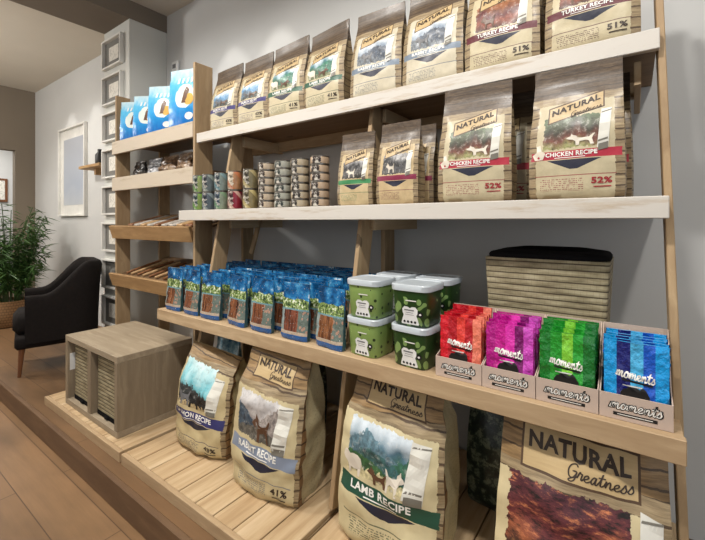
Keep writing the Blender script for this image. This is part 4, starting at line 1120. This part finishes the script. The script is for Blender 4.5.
for i in range(NT_ + 1):
    t = i / NT_; p, n_ = path(t); q = abs(2 * t - 1)
    back = 1 - q
    ztop = .60 + .24 * sst(.16, .62, back)
    th = .085 + .01 * math.sin(PI * back)
    flare = .035 * sst(.2, .7, back)
    z0 = .245
    sec = [(0, z0), (0, z0 + .12), (flare * .4, ztop * .75), (flare, ztop - .045), (flare - .012, ztop - .012), (flare - .04, ztop), (flare - th + .02, ztop - .006), (flare - th - .004, ztop - .035), (-th, ztop - .09), (-th - .005, .46), (-th, .40), (-th, z0)]
    prof_n = len(sec)
    for off, z in sec: vs.append((p.x + n_.x * off, p.y + n_.y * off, z))
fs = []
for i in range(NT_):
    for k in range(prof_n):
        k2 = (k + 1) % prof_n; fs.append((i * prof_n + k, (i + 1) * prof_n + k, (i + 1) * prof_n + k2, i * prof_n + k2))
fs.append(tuple(range(prof_n))); fs.append(tuple(NT_ * prof_n + k for k in reversed(range(prof_n))))
mb.add(vs, fs); shell = mb.build('shell_back', velvet.mat, chair, smooth=60)
mb = MB()
for r_ in range(2):
    for c_ in range(5):
        t = .34 + .08 * c_ + (.04 if r_ else 0); p, n_ = path(min(t, .7)); q = p - n_ * .092
        mb.lathe([(.0001, -.008), (.012, -.004), (.014, 0), (.012, .004), (.0001, .008)], 8, (q.x, q.y, .56 + .11 * r_))
mb.build('tufting_button', velvet.mat, shell, smooth=60)
mb = MB(); mb.box(-.235, .235, -.36, .245, .30, .46, .045); chair.scale = (.78, .78, .99); seat = mb.build('seat_cushion', velvet.mat, chair, smooth=60)
mb = MB(); mb.box(-.30, .30, -.345, .22, .205, .299, .02); mb.build('seat_base', velvet.mat, chair, smooth=60)
for sx, sy in ((1, -1), (-1, -1), (1, 1), (-1, 1)):
    mb = MB(); x, y = sx * .25, (-.29 if sy < 0 else .20)
    mb.tube([(x + sx * .02, y + sy * .02, .001), (x, y, .21)], [.014, .024], 8); mb.build('leg', M['leg_wood'], chair, smooth=40)

# ---------------------------------------------------------------- palm in a woven pot
plant = empty('potted_palm', (-5.60, 1.27, UP), label='bushy green bamboo palm in a brown woven pot by the taupe wall', cat='potted plant')
potm = G('woven_pot', 0.7, 0.3); _o = potm.obj(); _s = potm.sep(_o)
_r = potm.m('FRACT', potm.m('MULTIPLY', _s[2], 34.0)); _c = potm.m('FRACT', potm.m('ADD', potm.m('MULTIPLY', potm.m('ARCTAN2', _s[0], _s[1]), 7.0), potm.m('MULTIPLY', potm.m('FLOOR', potm.m('MULTIPLY', _s[2], 34.0)), 0.5)))
potm.color(potm.mix(potm.m('MULTIPLY', potm.m('ADD', potm.m('LESS_THAN', _r, .2), potm.m('LESS_THAN', _c, .15)), .6), (150, 116, 80), (70, 48, 32)))
mb = MB(); mb.lathe([(.15, .001), (.175, .02), (.20, .16), (.195, .285), (.18, .285), (.17, .25), (.0001, .25)], 28); mb.build('pot', potm.mat, plant, smooth=50)
leafm = G('palm_leaf', 0.45, 0.4); leafm.color(leafm.mix(leafm.noise(leafm.obj(), 14.0, 2.0), (34, 66, 30), (92, 130, 64)))
stemm = plain('palm_stem', (70, 92, 48), 0.5)
rl = random.Random(3); ms = MB(); ml = MB()
for i in range(64):
    a = rl.uniform(0, 2 * PI); r0 = .12 * math.sqrt(rl.random()); rr = rl.uniform(.10, .40); hh = rl.uniform(.60, 1.42)
    p0 = Vector((r0 * math.cos(a), r0 * math.sin(a), .25)); tip = Vector((rr * math.cos(a), min(.50, rr * math.sin(a)), hh))
    midp = p0.lerp(tip, .55) + Vector((-math.cos(a) * .05, -math.sin(a) * .05, .10))
    pts = [p0 * (1 - t) ** 2 + midp * 2 * t * (1 - t) + tip * t * t for t in [k / 6 for k in range(7)]]
    ms.tube(pts, .004, 5)
    for k in range(34):
        t = .22 + .78 * k / 33; c = p0 * (1 - t) ** 2 + midp * 2 * t * (1 - t) + tip * t * t
        az = a + (1 if k % 2 else -1) * rl.uniform(.5, 1.6); el = rl.uniform(-.55, .45); L_ = rl.uniform(.09, .19)
        d = Vector((math.cos(az) * math.cos(el), math.sin(az) * math.cos(el), math.sin(el)))
        sd = d.cross(Vector((0, 0, 1))).normalized() * rl.uniform(.007, .012); dr = Vector((0, 0, -.025))
        if (c + d * L_).y > .55: continue
        ml.add([c, c + d * L_ * .45 + sd + dr * .1, c + d * L_ + dr, c + d * L_ * .45 - sd + dr * .1], [(0, 1, 2), (0, 2, 3)])
ms.build('stem', stemm, plant); ml.build('foliage', leafm.mat, plant)

# ---------------------------------------------------------------- lights
def area(name, loc, rot, sx, sy, power, color):
    l = bpy.data.lights.new(name, 'AREA'); l.shape = 'RECTANGLE'; l.size = sx; l.size_y = sy; l.energy = power; l.color = color
    o = bpy.data.objects.new(name, l); C.objects.link(o); o.location = loc; o.rotation_euler = [math.radians(a) for a in rot]; return o
def spot(name, loc, target, power, color, ang=80, blend=.6, r=.04):
    l = bpy.data.lights.new(name, 'SPOT'); l.energy = power; l.color = color; l.spot_size = math.radians(ang); l.spot_blend = blend; l.shadow_soft_size = r
    o = bpy.data.objects.new(name, l); C.objects.link(o); o.location = loc
    o.rotation_euler = (Vector(target) - Vector(loc)).to_track_quat('-Z', 'Y').to_euler(); return o
area('window_daylight_front', (-.2, YF + .05, 1.6), (90, 0, 0), 5.4, 2.2, 22, (1.0, .99, .97))
area('window_daylight_side', (XR - .05, -1.0, 1.65), (90, 0, 90), 3.0, 2.0, 34, (.82, .91, 1.0))
WARM = (1.0, .965, .91)
def fill_point(loc, power, color, r=.18):  # unseen point light, added to brighten the ceiling and upper walls
    l = bpy.data.lights.new('ceiling_fill', 'POINT'); l.energy = power; l.color = color; l.shadow_soft_size = r
    o = bpy.data.objects.new('ceiling_fill', l); C.objects.link(o); o.location = loc; return o
for x in (-2.6, -1.5, -.5, .5):
    spot('downlight', (x, .12, CEIL - .03), (x, 1.25, 1.3), 110 if x < 0 else 84, WARM, 105, .6, .07)
for x in (-5.55, -4.85, -2.45, -1.95):
    spot('wall_spot', (x, 1.55, CEIL - .03), (x, 1.76, 1.6), 13, WARM, 50, .35, .02)
spot('downlight', (-4.9, .2, CEIL - .03), (-4.9, 1.0, .8), 110, WARM, 120, .6, .06)
fill_point((-5.2, -.6, 2.45), 120, WARM); fill_point((-1.6, -1.9, 2.5), 18, WARM)
area('hall_lamp', (-8.1, 1.3, 2.75), (0, 0, 0), 1.2, 1.2, 60, (1.0, .98, .94))

w = bpy.data.worlds.new('World'); sc.world = w; w.use_nodes = True
w.node_tree.nodes['Background'].inputs[0].default_value = (.75, .82, .9, 1); w.node_tree.nodes['Background'].inputs[1].default_value = .2

# ---------------------------------------------------------------- camera
cd = bpy.data.cameras.new('camera'); cam = bpy.data.objects.new('camera', cd); C.objects.link(cam)
cam.location = (0, 0, CAM_Z); cd.sensor_width = 36.0; cd.lens = 390 / 705 * 36.0
cam.rotation_euler = (PI / 2, 0, math.radians(35.8)); cd.shift_y = -48 / 705.0; cd.clip_start = .02
sc.camera = cam
sc.view_settings.view_transform = 'Standard'; sc.view_settings.look = 'None'; sc.view_settings.gamma = 1.0
sc.view_settings.exposure = 0.0
